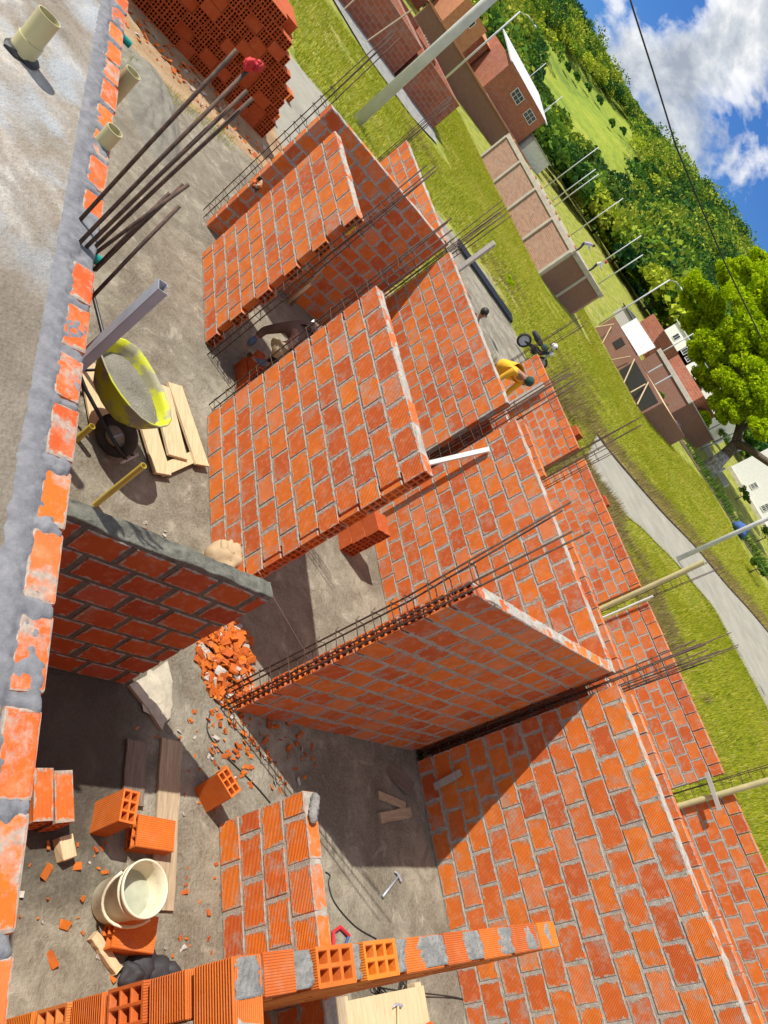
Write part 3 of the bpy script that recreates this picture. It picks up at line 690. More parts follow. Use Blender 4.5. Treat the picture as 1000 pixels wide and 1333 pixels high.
# ------------------------------------------------------------------ loose bricks
BR = None
def brick(loc, rot, label=None, group=None, mt='brick_clean', size=(.30, .12, .20)):
    """hollow block; local x length, y thickness, z height"""
    global BR
    key = (mt, size)
    if BR is None: BR = {}
    if key not in BR:
        mb = MB(); hollow(mb, lambda l, t, h: (l, t, h), size[0], size[1], size[2], 2, 3, .14, (1, 1)); o = mb.build('hollow_brick', M[mt], local=True); weld(o); md = o.modifiers.new('bevel', 'BEVEL'); md.width = .003; md.limit_method = 'ANGLE'; BR[key] = o
    else: o = BR[key].copy(); COL.objects.link(o)
    o.location = loc; o.rotation_euler = rot
    for k_ in ('label', 'group'):
        if k_ in o: del o[k_]
    return tag(o, label, 'brick', group)
D = math.radians
p = bz(145, 1078); p = bz(120, 1066); brick((p[0], p[1]+.06, .152), (0, D(90), D(-8)), 'orange hollow brick standing on end above the bucket, cells upward', 'loose bricks on the floor')
p = bz(192, 1095); brick((p[0]-.02, p[1]-.02, .06), (D(90), 0, D(85)), 'orange hollow brick lying flat on the plank by the bucket', 'loose bricks on the floor')
p = bz(266, 1035); brick((p[0], p[1], .14), (D(6), D(84), D(40)), 'broken orange brick standing on end between plank and sill wall', 'loose bricks on the floor')
p = bz(161, 1218); brick((p[0], p[1], .06), (D(90), 0, D(80)), 'hollow brick with dark cells lying in the bucket shadow', 'loose bricks on the floor')
p = bz(62, 1062); brick((p[0]-.06, p[1]-.02, .10), (0, 0, D(8)), 'pink dusty brick against the roof edge, outer one of the pair', 'loose bricks on the floor', 'brick_smeared')
brick((p[0]-.06, p[1]-.15, .10), (0, 0, D(6)), 'pink dusty brick against the roof edge, inner one of the pair', 'loose bricks on the floor', 'brick_smeared')
p = bz(80, 1107); mb = MB(); mb.box((p[0], p[1], .035), (.14, .09, .07), (0, 0, .3), jit=.008); o = mb.build('wood_block', M['wood_pale'], org=(p[0], p[1], 0), bevel=.004); tag(o, 'small wooden block beside the pink dusty bricks', 'block')
# stack behind the long lit wall
cx, cy = -4.72, 5.98
for k in range(3):
    for j in range(2):
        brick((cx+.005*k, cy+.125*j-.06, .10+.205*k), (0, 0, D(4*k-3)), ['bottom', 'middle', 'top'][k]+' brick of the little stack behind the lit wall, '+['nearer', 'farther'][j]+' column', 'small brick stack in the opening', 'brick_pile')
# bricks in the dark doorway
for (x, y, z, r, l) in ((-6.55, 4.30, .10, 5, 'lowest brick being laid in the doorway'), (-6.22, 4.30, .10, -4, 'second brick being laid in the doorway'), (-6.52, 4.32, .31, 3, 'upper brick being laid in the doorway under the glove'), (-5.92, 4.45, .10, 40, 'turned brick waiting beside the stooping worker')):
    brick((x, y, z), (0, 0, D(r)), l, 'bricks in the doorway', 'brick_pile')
# stacks beyond the far boundary wall
for j, rows in enumerate((9, 9, 8, 7)):
    for k in range(rows): brick((-10.75+.01*(k % 3), 14.4+.128*j, gz(0, 14.4)+.05+.203*k), (0, 0, D(random.uniform(-3, 3))), 'brick in the waist-high stack just beyond the boundary wall', 'stack beyond the boundary wall', 'brick_pile')
for j, rows in enumerate((8, 7, 5)):
    for k in range(rows): brick((-9.0+.01*(k % 3), 15.2+.13*j, gz(0, 15.4)+.05+.203*k), (0, 0, D(random.uniform(-4, 4))), 'brick in the small stack beside the lane edge, over the wall', 'stack beside the lane', 'brick_pile')
# the big stack: rows of hollow bricks with cells to the front
rn = random.Random(21)
lab_s = 'hollow brick in the big stack, cell end showing'; lab_f = 'hollow brick turned sideways in the big stack, flat face showing'
for row in range(9):
    y = 5.45-rn.uniform(0, .1)-.018*row*row*rn.uniform(.6, 1); z = .101+.203*row
    ymin = 1.7
    while y > ymin:
        if rn.random() < .13:
            y -= .305
            brick((-14.45+rn.uniform(-.03, .05), y+.15, z), (0, 0, D(90+rn.uniform(-2, 2))), lab_f, 'bricks of the big stack, turned', 'brick_pile')
        else:
            y -= .125
            if rn.random() < .98: brick((-14.52+rn.uniform(-.025, .03), y+.0625, z), (0, 0, D(rn.uniform(-1.5, 1.5))), lab_s, 'bricks of the big stack', 'brick_pile')
mb = MB()
for row in range(9):
    mb.box((-15.2-rn.uniform(0, .05), 3.0+rn.uniform(-.08, .05)-.04*row, .10+.203*row), (1.0, 4.3-.05*row, .20), mi=0)
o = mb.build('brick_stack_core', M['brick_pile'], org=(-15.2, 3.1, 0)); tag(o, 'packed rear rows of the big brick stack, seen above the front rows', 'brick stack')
for i, (u, v, r) in enumerate(((205, 15, 15), (222, 30, 60), (318, 147, 20), (350, 152, 80), (372, 128, 10))):
    p = bz(u, v, 0); brick((p[0]+(.45 if i < 2 else 0), p[1], .10), (0, 0, D(r)), ['tossed orange brick at the top left foot of the big stack', 'bright orange brick leaning at the foot of the big stack', 'pale broken brick in front of the big stack', 'dark brick at the near corner of the big stack', 'single brick at the right foot of the big stack'][i], 'bricks at the foot of the stack')

# ------------------------------------------------------------------ things on the floor
def plank(name, label, a, b, w, th, mt, z=0.0, cat='plank', group=None, dz=0.0):
    a = np.array(a[:2]); b = np.array(b[:2]); c = (a+b)/2; d = b-a; ln = np.linalg.norm(d); ang = math.atan2(d[1], d[0])
    mb = MB(); rn = random.Random(int(abs(a[0])*1000)); n = 10; V = []; Fs = []
    for i in range(n+1):
        x = -ln/2+ln*i/n; e = rn.uniform(-.004, .004); f = rn.uniform(-.004, .004); zz = rn.uniform(-.002, .002)
        V += [(x, -w/2+e, 0), (x, w/2+f, 0), (x, w/2+f, th+zz), (x, -w/2+e, th+zz)]
    for i in range(n):
        for k in range(4): Fs.append((i*4+k, (i+1)*4+k, (i+1)*4+(k+1) % 4, i*4+(k+1) % 4)[::-1])
    Fs += [(0, 1, 2, 3), (n*4+3, n*4+2, n*4+1, n*4)]
    mb.add(V, Fs); o = mb.build(name, M[mt], local=True, bevel=.003); o.location = (c[0], c[1], z+.002); o.rotation_euler = (0, -math.atan2(dz, ln), ang)
    return tag(o, label, cat, group)
plank('plank', 'long pale plank lying beside the bucket', bz(222, 965), bz(208, 1186), .19, .025, 'wood')
plank('plank', 'short dark plank beside the long pale plank, in the wall shadow', bz(176, 966), bz(170, 1050), .17, .03, 'wood_dark')
plank('offcut', 'whitish splintered wood offcut next to the bucket and dark sacking', bz(118, 1218), bz(150, 1265), .055, .04, 'wood_pale', cat='offcut')
plank('offcut', 'brown board leaning in the shaded corner under the big cross wall', bz(500, 990), bz(530, 1030), .20, .03, 'wood_dark', dz=.1, cat='offcut')
plank('offcut', 'split board in the shaded corner, middle of the three', bz(490, 1035), bz(525, 1050), .08, .03, 'wood', cat='offcut')
plank('offcut', 'flat offcut in the shaded corner, nearest the claw hammer', bz(492, 1066), bz(532, 1058), .10, .03, 'wood', cat='offcut')
a = by(576, 985, 6.62); b = by(590, 1046, 6.62)
mb = MB(); mb.box((np.array(a)+b)/2, (.07, .02, abs(a[2]-b[2])+.35), (0, D(-8), 0)); o = mb.build('batten', M['wood_grey'], org=(a[0], 6.62, 0)); tag(o, 'grey batten leaning against the shaded part of the party wall', 'batten')
# form panel under the barrow
t = thing('form_panel', 'pale timber form panel lying under the wheelbarrow', 'form panel', bz(230, 560))
def panel_board(a, b, w, z, th=.028):
    a = bz(*a)[:2]; b = bz(*b)[:2]; c = (a+b)/2; d = b-a; mb = MB(); mb.box((c[0], c[1], z+th/2), (np.linalg.norm(d), w, th), Matrix.Rotation(math.atan2(d[1], d[0]), 3, 'Z'), jit=.004); return mb.build('board', M['wood_pale'], t, bevel=.003)
panel_board((222, 505), (258, 610), .19, .05); panel_board((203, 505), (226, 600), .24, .05); panel_board((176, 520), (207, 622), .20, .045)
panel_board((205, 616), (250, 597), .12, .018); panel_board((112, 475), (128, 560), .22, .03)
# wheelbarrow: tray, mortar load, frame, wheel
t = thing('wheelbarrow', 'lime yellow wheelbarrow full of wet mortar, beside the roof edge', 'wheelbarrow', bz(165, 520))
ZR = .62
rim = [bz(u, v, ZR) for u, v in ((131, 458), (137, 446), (150, 440), (164, 444), (178, 453), (190, 468), (201, 486), (212, 508), (220, 530), (222, 545), (217, 553), (208, 555), (196, 551), (184, 543), (170, 529), (158, 514), (147, 497), (138, 477))]
rim = np.array(rim); nr = len(rim); cen = rim.mean(0)
def ring(f, z, sh=(0, 0)): r = cen+(rim-cen)*f; r[:, 2] = z; r[:, 0] += sh[0]; r[:, 1] += sh[1]; return r
def ringmesh(mb, rings, mi=0):
    V = np.concatenate(rings); Fs = [(i*nr+k, i*nr+(k+1) % nr, (i+1)*nr+(k+1) % nr, (i+1)*nr+k) for i in range(len(rings)-1) for k in range(nr)]
    mb.add(V, Fs, mi)
mb = MB()
rg = [ring(1.03, ZR-.006), ring(1.035, ZR+.004), ring(1.0, ZR+.006), ring(.93, ZR-.06), ring(.80, ZR-.16), ring(.62, ZR-.27), ring(.3, ZR-.30), ring(.01, ZR-.30)]
ringmesh(mb, rg); ro = [ring(1.03, ZR-.006), ring(.955, ZR-.07), ring(.83, ZR-.17), ring(.65, ZR-.29), ring(.3, ZR-.32), ring(.01, ZR-.32)]
ringmesh(mb, ro); mb.build('tray', M['lime'], t, smooth='all')
mb = MB(); wet = [ring(.86, ZR-.115), ring(.70, ZR-.10), ring(.4, ZR-.085), ring(.01, ZR-.08)]
for w_ in wet: w_[:, 2] += rng.uniform(-.006, .006, nr)
ringmesh(mb, wet); mb.build('mortar_load', M['sand'], t, smooth='all')
ax = (rim[10]-rim[1]); ax[2] = 0; ax /= np.linalg.norm(ax); sd = np.array([-ax[1], ax[0], 0])
whc = np.array(bz(152, 567, .20)); whc[2] = .20
for sgn in (-1, 1):
    mb = MB(); hb = cen-ax*.95+sd*.27*sgn; hb[2] = .66; m1 = cen-ax*.2+sd*.20*sgn; m1[2] = .30; fr = whc+sd*.07*sgn; fr[2] = .2; nose = whc+ax*.22+sd*.05*sgn; nose[2] = .16
    mb.tube([hb, m1, fr, nose], .017, 8); mb.build('frame_tube', M['black'], t, smooth='all')
    mb = MB(); l0 = cen-ax*.30+sd*.2*sgn; l0[2] = .32; l1 = cen-ax*.48+sd*.23*sgn; l1[2] = 0.015; mb.tube([l0, l1, l1-ax*.12], .014, 8); mb.build('leg', M['black'], t, smooth='all')
    mb = MB(); s0 = whc+sd*.07*sgn; s1 = rim[9 if sgn < 0 else 13]*1.0; s1 = cen+(s1-cen)*.9; s1[2] = ZR-.1; mb.tube([s0, s1], .010, 6); mb.build('stay', M['galv'], t)
mb = MB(); nb_ = whc+ax*.22; nb_[2] = .16; mb.tube([nb_-sd*.12, nb_+sd*.12], .014, 8); mb.build('nose_bar', M['wood_grey'], t)
Rw = Matrix((tuple(ax), (0, 0, 1), tuple(sd))).transposed()
wh = thing('wheel', None, None, (0, 0, 0)); wh.parent = t
wh.location = Vector(whc)-t.location; wh['_org'] = [float(x) for x in whc]
mb = MB(); mb.lathe([(.105, -.035), (.16, -.05), (.195, -.03), (.20, 0), (.195, .03), (.16, .05), (.105, .035), (.105, -.035)], 28, whc, Rw); mb.build('tyre', M['rubber'], wh, smooth='all')
mb = MB(); mb.lathe([(.0, -.03), (.04, -.03), (.05, -.01), (.11, -.02), (.11, .02), (.05, .01), (.04, .03), (0, .03)], 24, whc, Rw); mb.build('rim', M['wood_grey'], wh, smooth='all')
# bucket
pb = bz(150, 1188); hb = .36
ctop = by(176, 1141, pb[1]-.02)
t = thing('bucket', 'cream plastic bucket with a little cloudy water, beside the planks', 'bucket', (pb[0], pb[1], 0))
bxp, byp = pb[0]-.06, pb[1]-.05
mb = MB(); mb.lathe([(0, .004), (.12, .004), (.128, .02), (.148, .30), (.156, .302), (.158, .315), (.150, .318), (.150, .335), (.160, .338), (.162, .36), (.156, .366), (.150, .362), (.143, .30), (.124, .03), (0, .02)], 40, (bxp, byp, 0)); mb.build('body', M['bucket'], t, smooth='all')
mb = MB(); mb.lathe([(.1365, .21), (0, .212)], 40, (bxp, byp, 0)); mb.build('water', M['water'], t, smooth='all')
mb = MB(); hp = [(bxp-.165*math.cos(q)*1.0, byp+.16*math.sin(q)*.0+.163*math.cos(q)*.0, .0) for q in (0,)]
H = []
for k in range(15):
    q = math.pi*k/14; d1 = np.array([.62, -.78, 0])
    side = np.array([.78, .62, 0])
    H.append(np.array([bxp, byp, .325])+side*(.163*math.cos(q))*1.0+d1*(.165*(.35+.65*math.sin(q)) if 0 < k < 14 else .05)+np.array([0, 0, -.16*math.sin(q)]))
mb.tube(H, .009, 8); mb.build('handle', M['bucket'], t, smooth='all')
# black sacking heap, paper sack, cement spill
p = bz(185, 1262, 0); mb = MB()
for k, (dx, dy, r) in enumerate(((0, 0, .10), (.03, .10, .09), (.05, .18, .08), (.02, -.08, .07))): mb.blob((p[0]+dx, p[1]+dy, .02), (r, r*1.2, .06), k+3, .3, 3)
o = mb.build('sacking', M['tarp'], org=(p[0], p[1], 0), smooth='all'); tag(o, 'crumpled black sacking behind the close corner wall', 'sacking')
p = bz(290, 733, .2); mb = MB(); mb.blob((p[0], p[1], .19), (.21, .17, .21), 4, .16, 4); mb.blob((p[0]-.05, p[1]-.05, .33), (.12, .07, .06), 9, .3, 3); o = mb.build('cement_sack', M['sack'], org=(p[0], p[1], 0), smooth='all'); tag(o, 'plump beige paper sack behind the mortar-capped wall', 'sack')
mb = MB(); q = [bz(*x)[:2] for x in ((165, 893), (190, 880), (215, 862), (222, 890), (213, 905), (222, 918), (214, 935), (208, 952), (190, 925))]
mb.poly([(x, y, .03) for x, y in q], (0, 0, -.028)); mb.blob((np.mean([x for x, y in q]), np.mean([y for x, y in q]), .02), (.20, .13, .025), 6, .25, 3)
o = mb.build('cement_spill', M['bone'], org=(q[0][0], q[0][1], 0)); tag(o, 'hardened pale cement spill at the foot of the mortar-capped wall', 'cement spill')
# rubble and chips: nobody could count them
def chips(name, label, centre, n, rx, ry, hz, smin, smax, seed, cat='rubble'):
    rn = random.Random(seed); mb = MB()
    for k in range(n):
        r = math.sqrt(rn.random()); q = rn.uniform(0, 6.283); x = centre[0]+rx*r*math.cos(q); y = centre[1]+ry*r*math.sin(q)
        s = rn.uniform(smin, smax); z = hz*(1-r*r)*rn.uniform(.5, 1)+s*.15
        mb.box((x, y, z), (s*rn.uniform(.8, 1.8), s*rn.uniform(.5, 1), s*rn.uniform(.12, .3)), (rn.uniform(-.6, .6), rn.uniform(-.6, .6), rn.uniform(0, 6)), jit=s*.12, mi=0 if rn.random() < .86 else 1)
    o = mb.build(name, [M['brick_clean'], M['mortar_pale']]); tag(o, label, cat, kind='stuff')
p = bz(305, 862); chips('brick_rubble', 'heap of broken brick shards in the opening', (p[0]-.02, p[1]-.1), 420, .44, .32, .10, .025, .085, 1)
p = bz(300, 965); chips('brick_chips', 'orange brick chips strewn on the floor', (p[0], p[1]), 70, .36, .26, .015, .012, .045, 2)
chips('brick_chips', 'scattered orange crumbs over the screed', (-1.0, 3.3), 90, 1.2, .6, .004, .010, .035, 3)
chips('brick_chips', 'orange crumbs along the shaded wall foot', (-1.9, 4.3), 80, .35, .7, .01, .012, .05, 5)
chips('brick_chips', 'a few orange chips near the yellow pipe', (-3.6, 3.0), 9, .25, .3, .004, .02, .06, 6)
chips('brick_chips', 'orange crumbs at the foot of the brick stack', (-13.7, 3.6), 160, .7, 2.2, .02, .02, .09, 7)
chips('brick_chips', 'orange crumbs by the close corner wall', (-.9, 2.45), 30, .45, .35, .01, .012, .05, 8)
# hammers, saw, clamps, ply bench
def hammer(label, a, b, z, wood):
    t = thing('hammer', label, 'hammer', (a[0], a[1], z)); a = np.array([a[0], a[1], z+.02]); b = np.array([b[0], b[1], z+.02]); d = (b-a)/np.linalg.norm(b-a); s = np.array([-d[1], d[0], 0])
    mb = MB(); mb.tube([a, (a+b)/2, b], [.014, .011, .010], 10); mb.build('handle', M[wood], t, smooth='all')
    mb = MB(); mb.tube([b-s*.05, b-s*.045, b-s*.02, b, b+s*.03-d*.005, b+s*.06-d*.03], [.014, .014, .011, .013, .010, .004], 10); mb.build('head', M['galv'], t, smooth='all')
hammer('steel claw hammer lying on the floor beyond the sill wall', bz(496, 1168), bz(517, 1141), 0.0, 'galv')
t = thing('hacksaw', 'small red hacksaw standing behind the sill wall top', 'saw', bz(434, 1232))
c = np.array(bz(434, 1240, .02)); t.location = c; t['_org'] = list(map(float, c))
mb = MB(); mb.tube([c, c+np.array([-.14, .03, 0]), c+np.array([-.17, .12, 0]), c+np.array([-.1, .22, 0])], .016, 8); mb.build('frame', M['red'], t)
mb = MB(); mb.tube([c+np.array([.0, .02, 0]), c+np.array([-.04, .16, 0]), c+np.array([-.1, .21, 0])], .012, 6); mb.build('handle_grip', M['cloth_bl'], t)
# bench of boards
A = bz(455, 1302); Bp = bz(618, 1296)
t = thing('board_bench', 'pale plywood sheet on battens below the block cells', 'board', (A[0], A[1], 0))
mb = MB(); mb.box((.22, 5.30, .16), (.50, 1.06, .02)); mb.build('sheet', M['wood_pale'], t, bevel=.002)
for yy in (4.80, 5.78):
    mb = MB(); mb.box((.22, yy, .075), (.56, .09, .15)); mb.build('batten', M['wood_pale'], t, bevel=.003)
mb = MB(); mb.box((.22, 4.70, .19), (.56, .09, .035)); mb.build('batten', M['wood'], t, bevel=.003)
hammer('wooden-handled claw hammer lying on the plywood sheet', (.36, 5.32), (.06, 5.40), .17, 'wood_pale')
mb = MB(); mb.tube([(.26, 5.62, .20), (.24, 5.80, .20)], .022, 10); mb.tube([(.31, 5.62, .20), (.31, 5.80, .20)], .022, 10); mb.tube([(.27, 5.60, .2), (.22, 5.56, .2), (.30, 5.55, .2)], .015, 8); o = mb.build('clamp', [M['orange']], org=(.27, 5.7, .17)); tag(o, 'orange spring clamp on the plywood sheet', 'clamp')
mb = MB(); mb.tube([(.20, 4.92, .20), (.22, 5.05, .205), (.30, 5.14, .2)], .022, 10); o = mb.build('tool_grip', M['pvc_yellow'], org=(.22, 5.0, .17)); tag(o, 'yellow tool grip at the near end of the plywood sheet', 'tool')
def cable(label, pts, r=.005, z=.006, mt='cable', nm='cable'):
    P = [np.array(p, float) for p in pts]; out = []
    n = len(P)
    for i in range(n-1):
        p0, p1, p2, p3 = P[max(i-1, 0)], P[i], P[i+1], P[min(i+2, n-1)]
        for k in range(8):
            t_ = k/8; out.append(.5*((2*p1)+(-p0+p2)*t_+(2*p0-5*p1+4*p2-p3)*t_**2+(-p0+3*p1-3*p2+p3)*t_**3))
    out.append(P[-1]); mb = MB(); mb.tube(out, r, 6); o = mb.build(nm, M[mt], org=P[0], smooth='all'); return tag(o, label, 'cable' if nm == 'cable' else nm)
F_ = lambda u, v, z=.008: bz(u, v, z)
cable('thin black wire curling on the floor beyond the sill wall', [F_(424, 1135), F_(430, 1140), F_(428, 1150), F_(436, 1175), F_(462, 1205), F_(490, 1222)])
cable('thin black wire snaking over the chips and crumbs', [F_(275, 925), F_(270, 950), F_(285, 975), F_(310, 1000), F_(335, 1025), F_(352, 1045)])
cp = []
for k in range(60): q = k*.62; cp.append((-.12+.13*math.cos(q)+.02*math.sin(k*1.7), 5.55+.19*math.sin(q)+.03*math.cos(k*2.1), .01+.0012*k))
cable('tangled coil of black cable on the floor by the plywood', cp+[F_(600, 1300), F_(612, 1320), F_(640, 1333)], .006)
mb = MB(); mb.tube([(-3.18, 3.74, .62), (-2.9, 5.0, .02)], .002, 4); o = mb.build('string', M['white'], org=(-3.18, 3.74, .6)); tag(o, 'thin white builder string tied near the end of the lit wall', 'string')
# leaning white rule
a = np.array((-5.80, 6.16, .002)); b = np.array(by(637, 585, 6.625)); d = b-a
zax = Vector(d).normalized(); xax = Vector((1, 0, 0)); xax = (xax-zax*xax.dot(zax)).normalized(); yax = zax.cross(xax)
mb = MB(); mb.box((a+b)/2, (.075, .03, np.linalg.norm(d)), Matrix((xax, yax, zax)).transposed()); o = mb.build('straightedge', M['white'], org=a, bevel=.003); tag(o, 'white aluminium rule leaning against the party wall', 'straightedge')
# props in the room behind the worker
def rod(name, label, a, b, r, mt, cat, n=10):
    mb = MB(); mb.tube([a, b], r, n); o = mb.build(name, M[mt], org=a, smooth='all'); return tag(o, label, cat)
w1 = by(427, 340, 6.5); rod('prop', 'slim wooden prop leaning against the shaded cross wall', (-9.2, 5.6, .01), by(428, 338, 5.4), .028, 'wood', 'prop')
a = by(382, 388, 5.5); rod('prop', 'pale post standing in the dark room, left one', (a[0], a[1], 0.0), (a[0], a[1], max(a[2], .5)), .03, 'wood_pale', 'prop')
a = by(410, 418, 5.3); rod('prop', 'pale post standing in the dark room, beside the worker\'s back', (a[0], a[1], 0.0), (a[0], a[1], max(a[2], .5)), .03, 'white', 'prop')
a = by(644, 316, 7.25); b = by(668, 478, 13.2)
mb = MB(); mb.box((a[0], 7.25, a[2]/2), (.11, .04, a[2])); o = mb.build('upright_plank', M['wood_grey'], org=(a[0], 7.25, 0)); tag(o, 'grey plank standing upright behind the party wall corner', 'plank')
b = by(708, 501, 13.35); mb = MB(); mb.box((b[0], 13.35, b[2]/2), (.20, .04, b[2])); o = mb.build('upright_plank', M['wood_grey'], org=(b[0], 13.35, 0)); tag(o, 'grey plank standing in front of the bowed worker', 'plank')
# coloured rag and yellow twine
p = by(335, 240, 3.8); mb = MB(); rn = random.Random(8)
for k in range(14): mb.blob(np.array(p)+np.array([rn.uniform(-.09, .09), rn.uniform(-.03, .05), rn.uniform(-.06, .06)]), (.035, .025, .03), k, .6, 2, mi=k % 4)
o = mb.build('rag_bundle', [M['bark'], M['brick_pile'], M['cloth_tan'], M['hair']], org=p, smooth='all'); tag(o, 'small reddish rag bundle tied at the end of the shaded cross wall', 'cloth bundle')
p = by(457, 300, 3.84); mb = MB()
for k in range(4): mb.blob(np.array(p)+np.array([0, 0, .03*k-.05]), (.02, .02, .025), k, .4, 1)
o = mb.build('twine_knot', M['cloth_y'], org=p); tag(o, 'yellow twine knot on the rebar of the opening', 'twine')
# sand heap, grass, dirt in the yard
p = bz(200, 140); V = []; nn = 40
mb = MB(); rn = np.random.default_rng(5)
from mathutils import noise as nz
for i in range(nn+1):
    for j in range(nn+1):
        x = -1+2*i/nn; y = -1+2*j/nn; r = math.hypot(x*1.0, y*1.0); h = max(0, 1-r*r)*.16*(1+.5*nz.fractal(Vector((x*2.2, y*2.2, 1)), 1, 2, 4)); h += .03*max(0, 1-r*r)*nz.fractal(Vector((x*8, y*8, 4)), 1, 2, 4)
        V.append((p[0]+x*1.35+y*.3, p[1]+y*.52, h-.004))
mb.add(V, [(i*(nn+1)+j, (i+1)*(nn+1)+j, (i+1)*(nn+1)+j+1, i*(nn+1)+j+1) for i in range(nn) for j in range(nn)])
o = mb.build('sand_heap', M['sand'], org=(p[0], p[1], 0), smooth='all'); tag(o, 'low heap of damp grey sand on the yard floor', 'sand heap')

# ------------------------------------------------------------------ black steel profiles and motorbike near the pad
t = thing('steel_profiles', 'bundle of long black steel profiles lying on the lawn edge', 'steel profiles', bt(640, 375))
A, Bq = bt(594, 318), bt(664, 415); dv = (Bq-A)[:2]; ang = math.atan2(dv[1], dv[0]); ln = np.linalg.norm(dv); nrm = np.array([-math.sin(ang), math.cos(ang)])
for k in range(7):
    c = (A+Bq)[:2]/2+nrm*(k-3)*.15; mb = MB(); mb.box((c[0], c[1], gz(*c)+.08+.012*(k % 3)), (ln, .10, .10), Matrix.Rotation(ang, 3, 'Z')); mb.build('profile', M['blackpaint'], t, bevel=.008)
P = bt(684, 464); P[2] = gz(P[0], P[1])
t = thing('motorcycle', 'dark motorcycle parked at the edge of the grey pad', 'motorcycle', P)
ma = np.array([.35, .94, 0]); ms = np.array([-.94, .35, 0]); Rm = Matrix((tuple(ma), (0, 0, 1), tuple(ms))).transposed()
for sgn in (-1, 1):
    c = P+ma*.62*sgn+np.array([0, 0, .30]); wh = thing('wheel', None, None, (0, 0, 0)); wh.parent = t; wh.location = Vector(c)-Vector(P); wh['_org'] = [float(x) for x in c]
    mb = MB(); mb.lathe([(.22, -.05), (.29, -.04), (.30, 0), (.29, .04), (.22, .05), (.22, -.05)], 20, c, Rm); mb.build('tyre', M['rubber'], wh, smooth='all')
    mb = MB(); mb.lathe([(0, -.03), (.05, -.03), (.2, -.015), (.22, -.02), (.22, .02), (.2, .015), (.05, .03), (0, .03)], 20, c, Rm); mb.build('rim', M['galv'], wh, smooth='all')
def at(s, h, w=0): return P+ma*s+ms*w+np.array([0, 0, h])
mb = MB(); mb.tube([at(-.62, .30), at(-.1, .45), at(.25, .55), at(.45, .82)], [.03, .10, .10, .05], 10); mb.blob(at(0, .42), (.17, .17, .17), 3, .2); mb.build('engine_frame', M['black'], t, smooth='all')
mb = MB(); mb.tube([at(-.7, .80), at(-.35, .76), at(-.05, .74)], [.09, .13, .09], 12); mb.build('saddle', M['tarp'], t, smooth='all')
mb = MB(); mb.blob(at(.15, .78), (.15, .22, .12), 5, .08, 3); mb.build('fuel_tank', M['cloth_gr'], t, smooth='all')
mb = MB(); mb.tube([at(.62, .30, .06), at(.42, .95, .05)], .025, 8); mb.tube([at(.62, .30, -.06), at(.42, .95, -.05)], .025, 8); mb.build('fork', M['galv'], t)
mb = MB(); mb.tube([at(.30, 1.02, -.36), at(.40, .98, -.2), at(.42, .96, 0), at(.40, .98, .2), at(.30, 1.02, .36)], .016, 8); mb.build('handlebar', M['black'], t, smooth='all')
mb = MB(); mb.blob(at(.52, .86), (.10, .10, .10), 6, .05, 3); mb.build('headlight', M['white'], t, smooth='all')
for sgn in (-1, 1): mb = MB(); mb.tube([at(.36, 1.0, .22*sgn), at(.33, 1.14, .26*sgn)], .008, 6); mb.blob(at(.33, 1.17, .27*sgn), (.05, .03, .04), 4, .05); mb.build('mirror', M['black'], t)
hp = at(.32, 1.12); mb = MB(); mb.blob(hp, (.135, .135, .13), 7, .03, 3); o = mb.build('helmet', M['white'], org=hp, smooth='all'); tag(o, 'pale helmet hung on the motorcycle handlebar', 'helmet')
# gravel strip in front of the brick house, pale debris
sheet('gravel_strip', ([(-44, 8), (-36.5, 14.3), (-36.2, 18), (-37.8, 21)], [(-47, 8), (-40.9, 14.3), (-40.9, 18), (-40.5, 21.6)]), .02, M['gravel'], 'pale gravel strip along the brick houses')

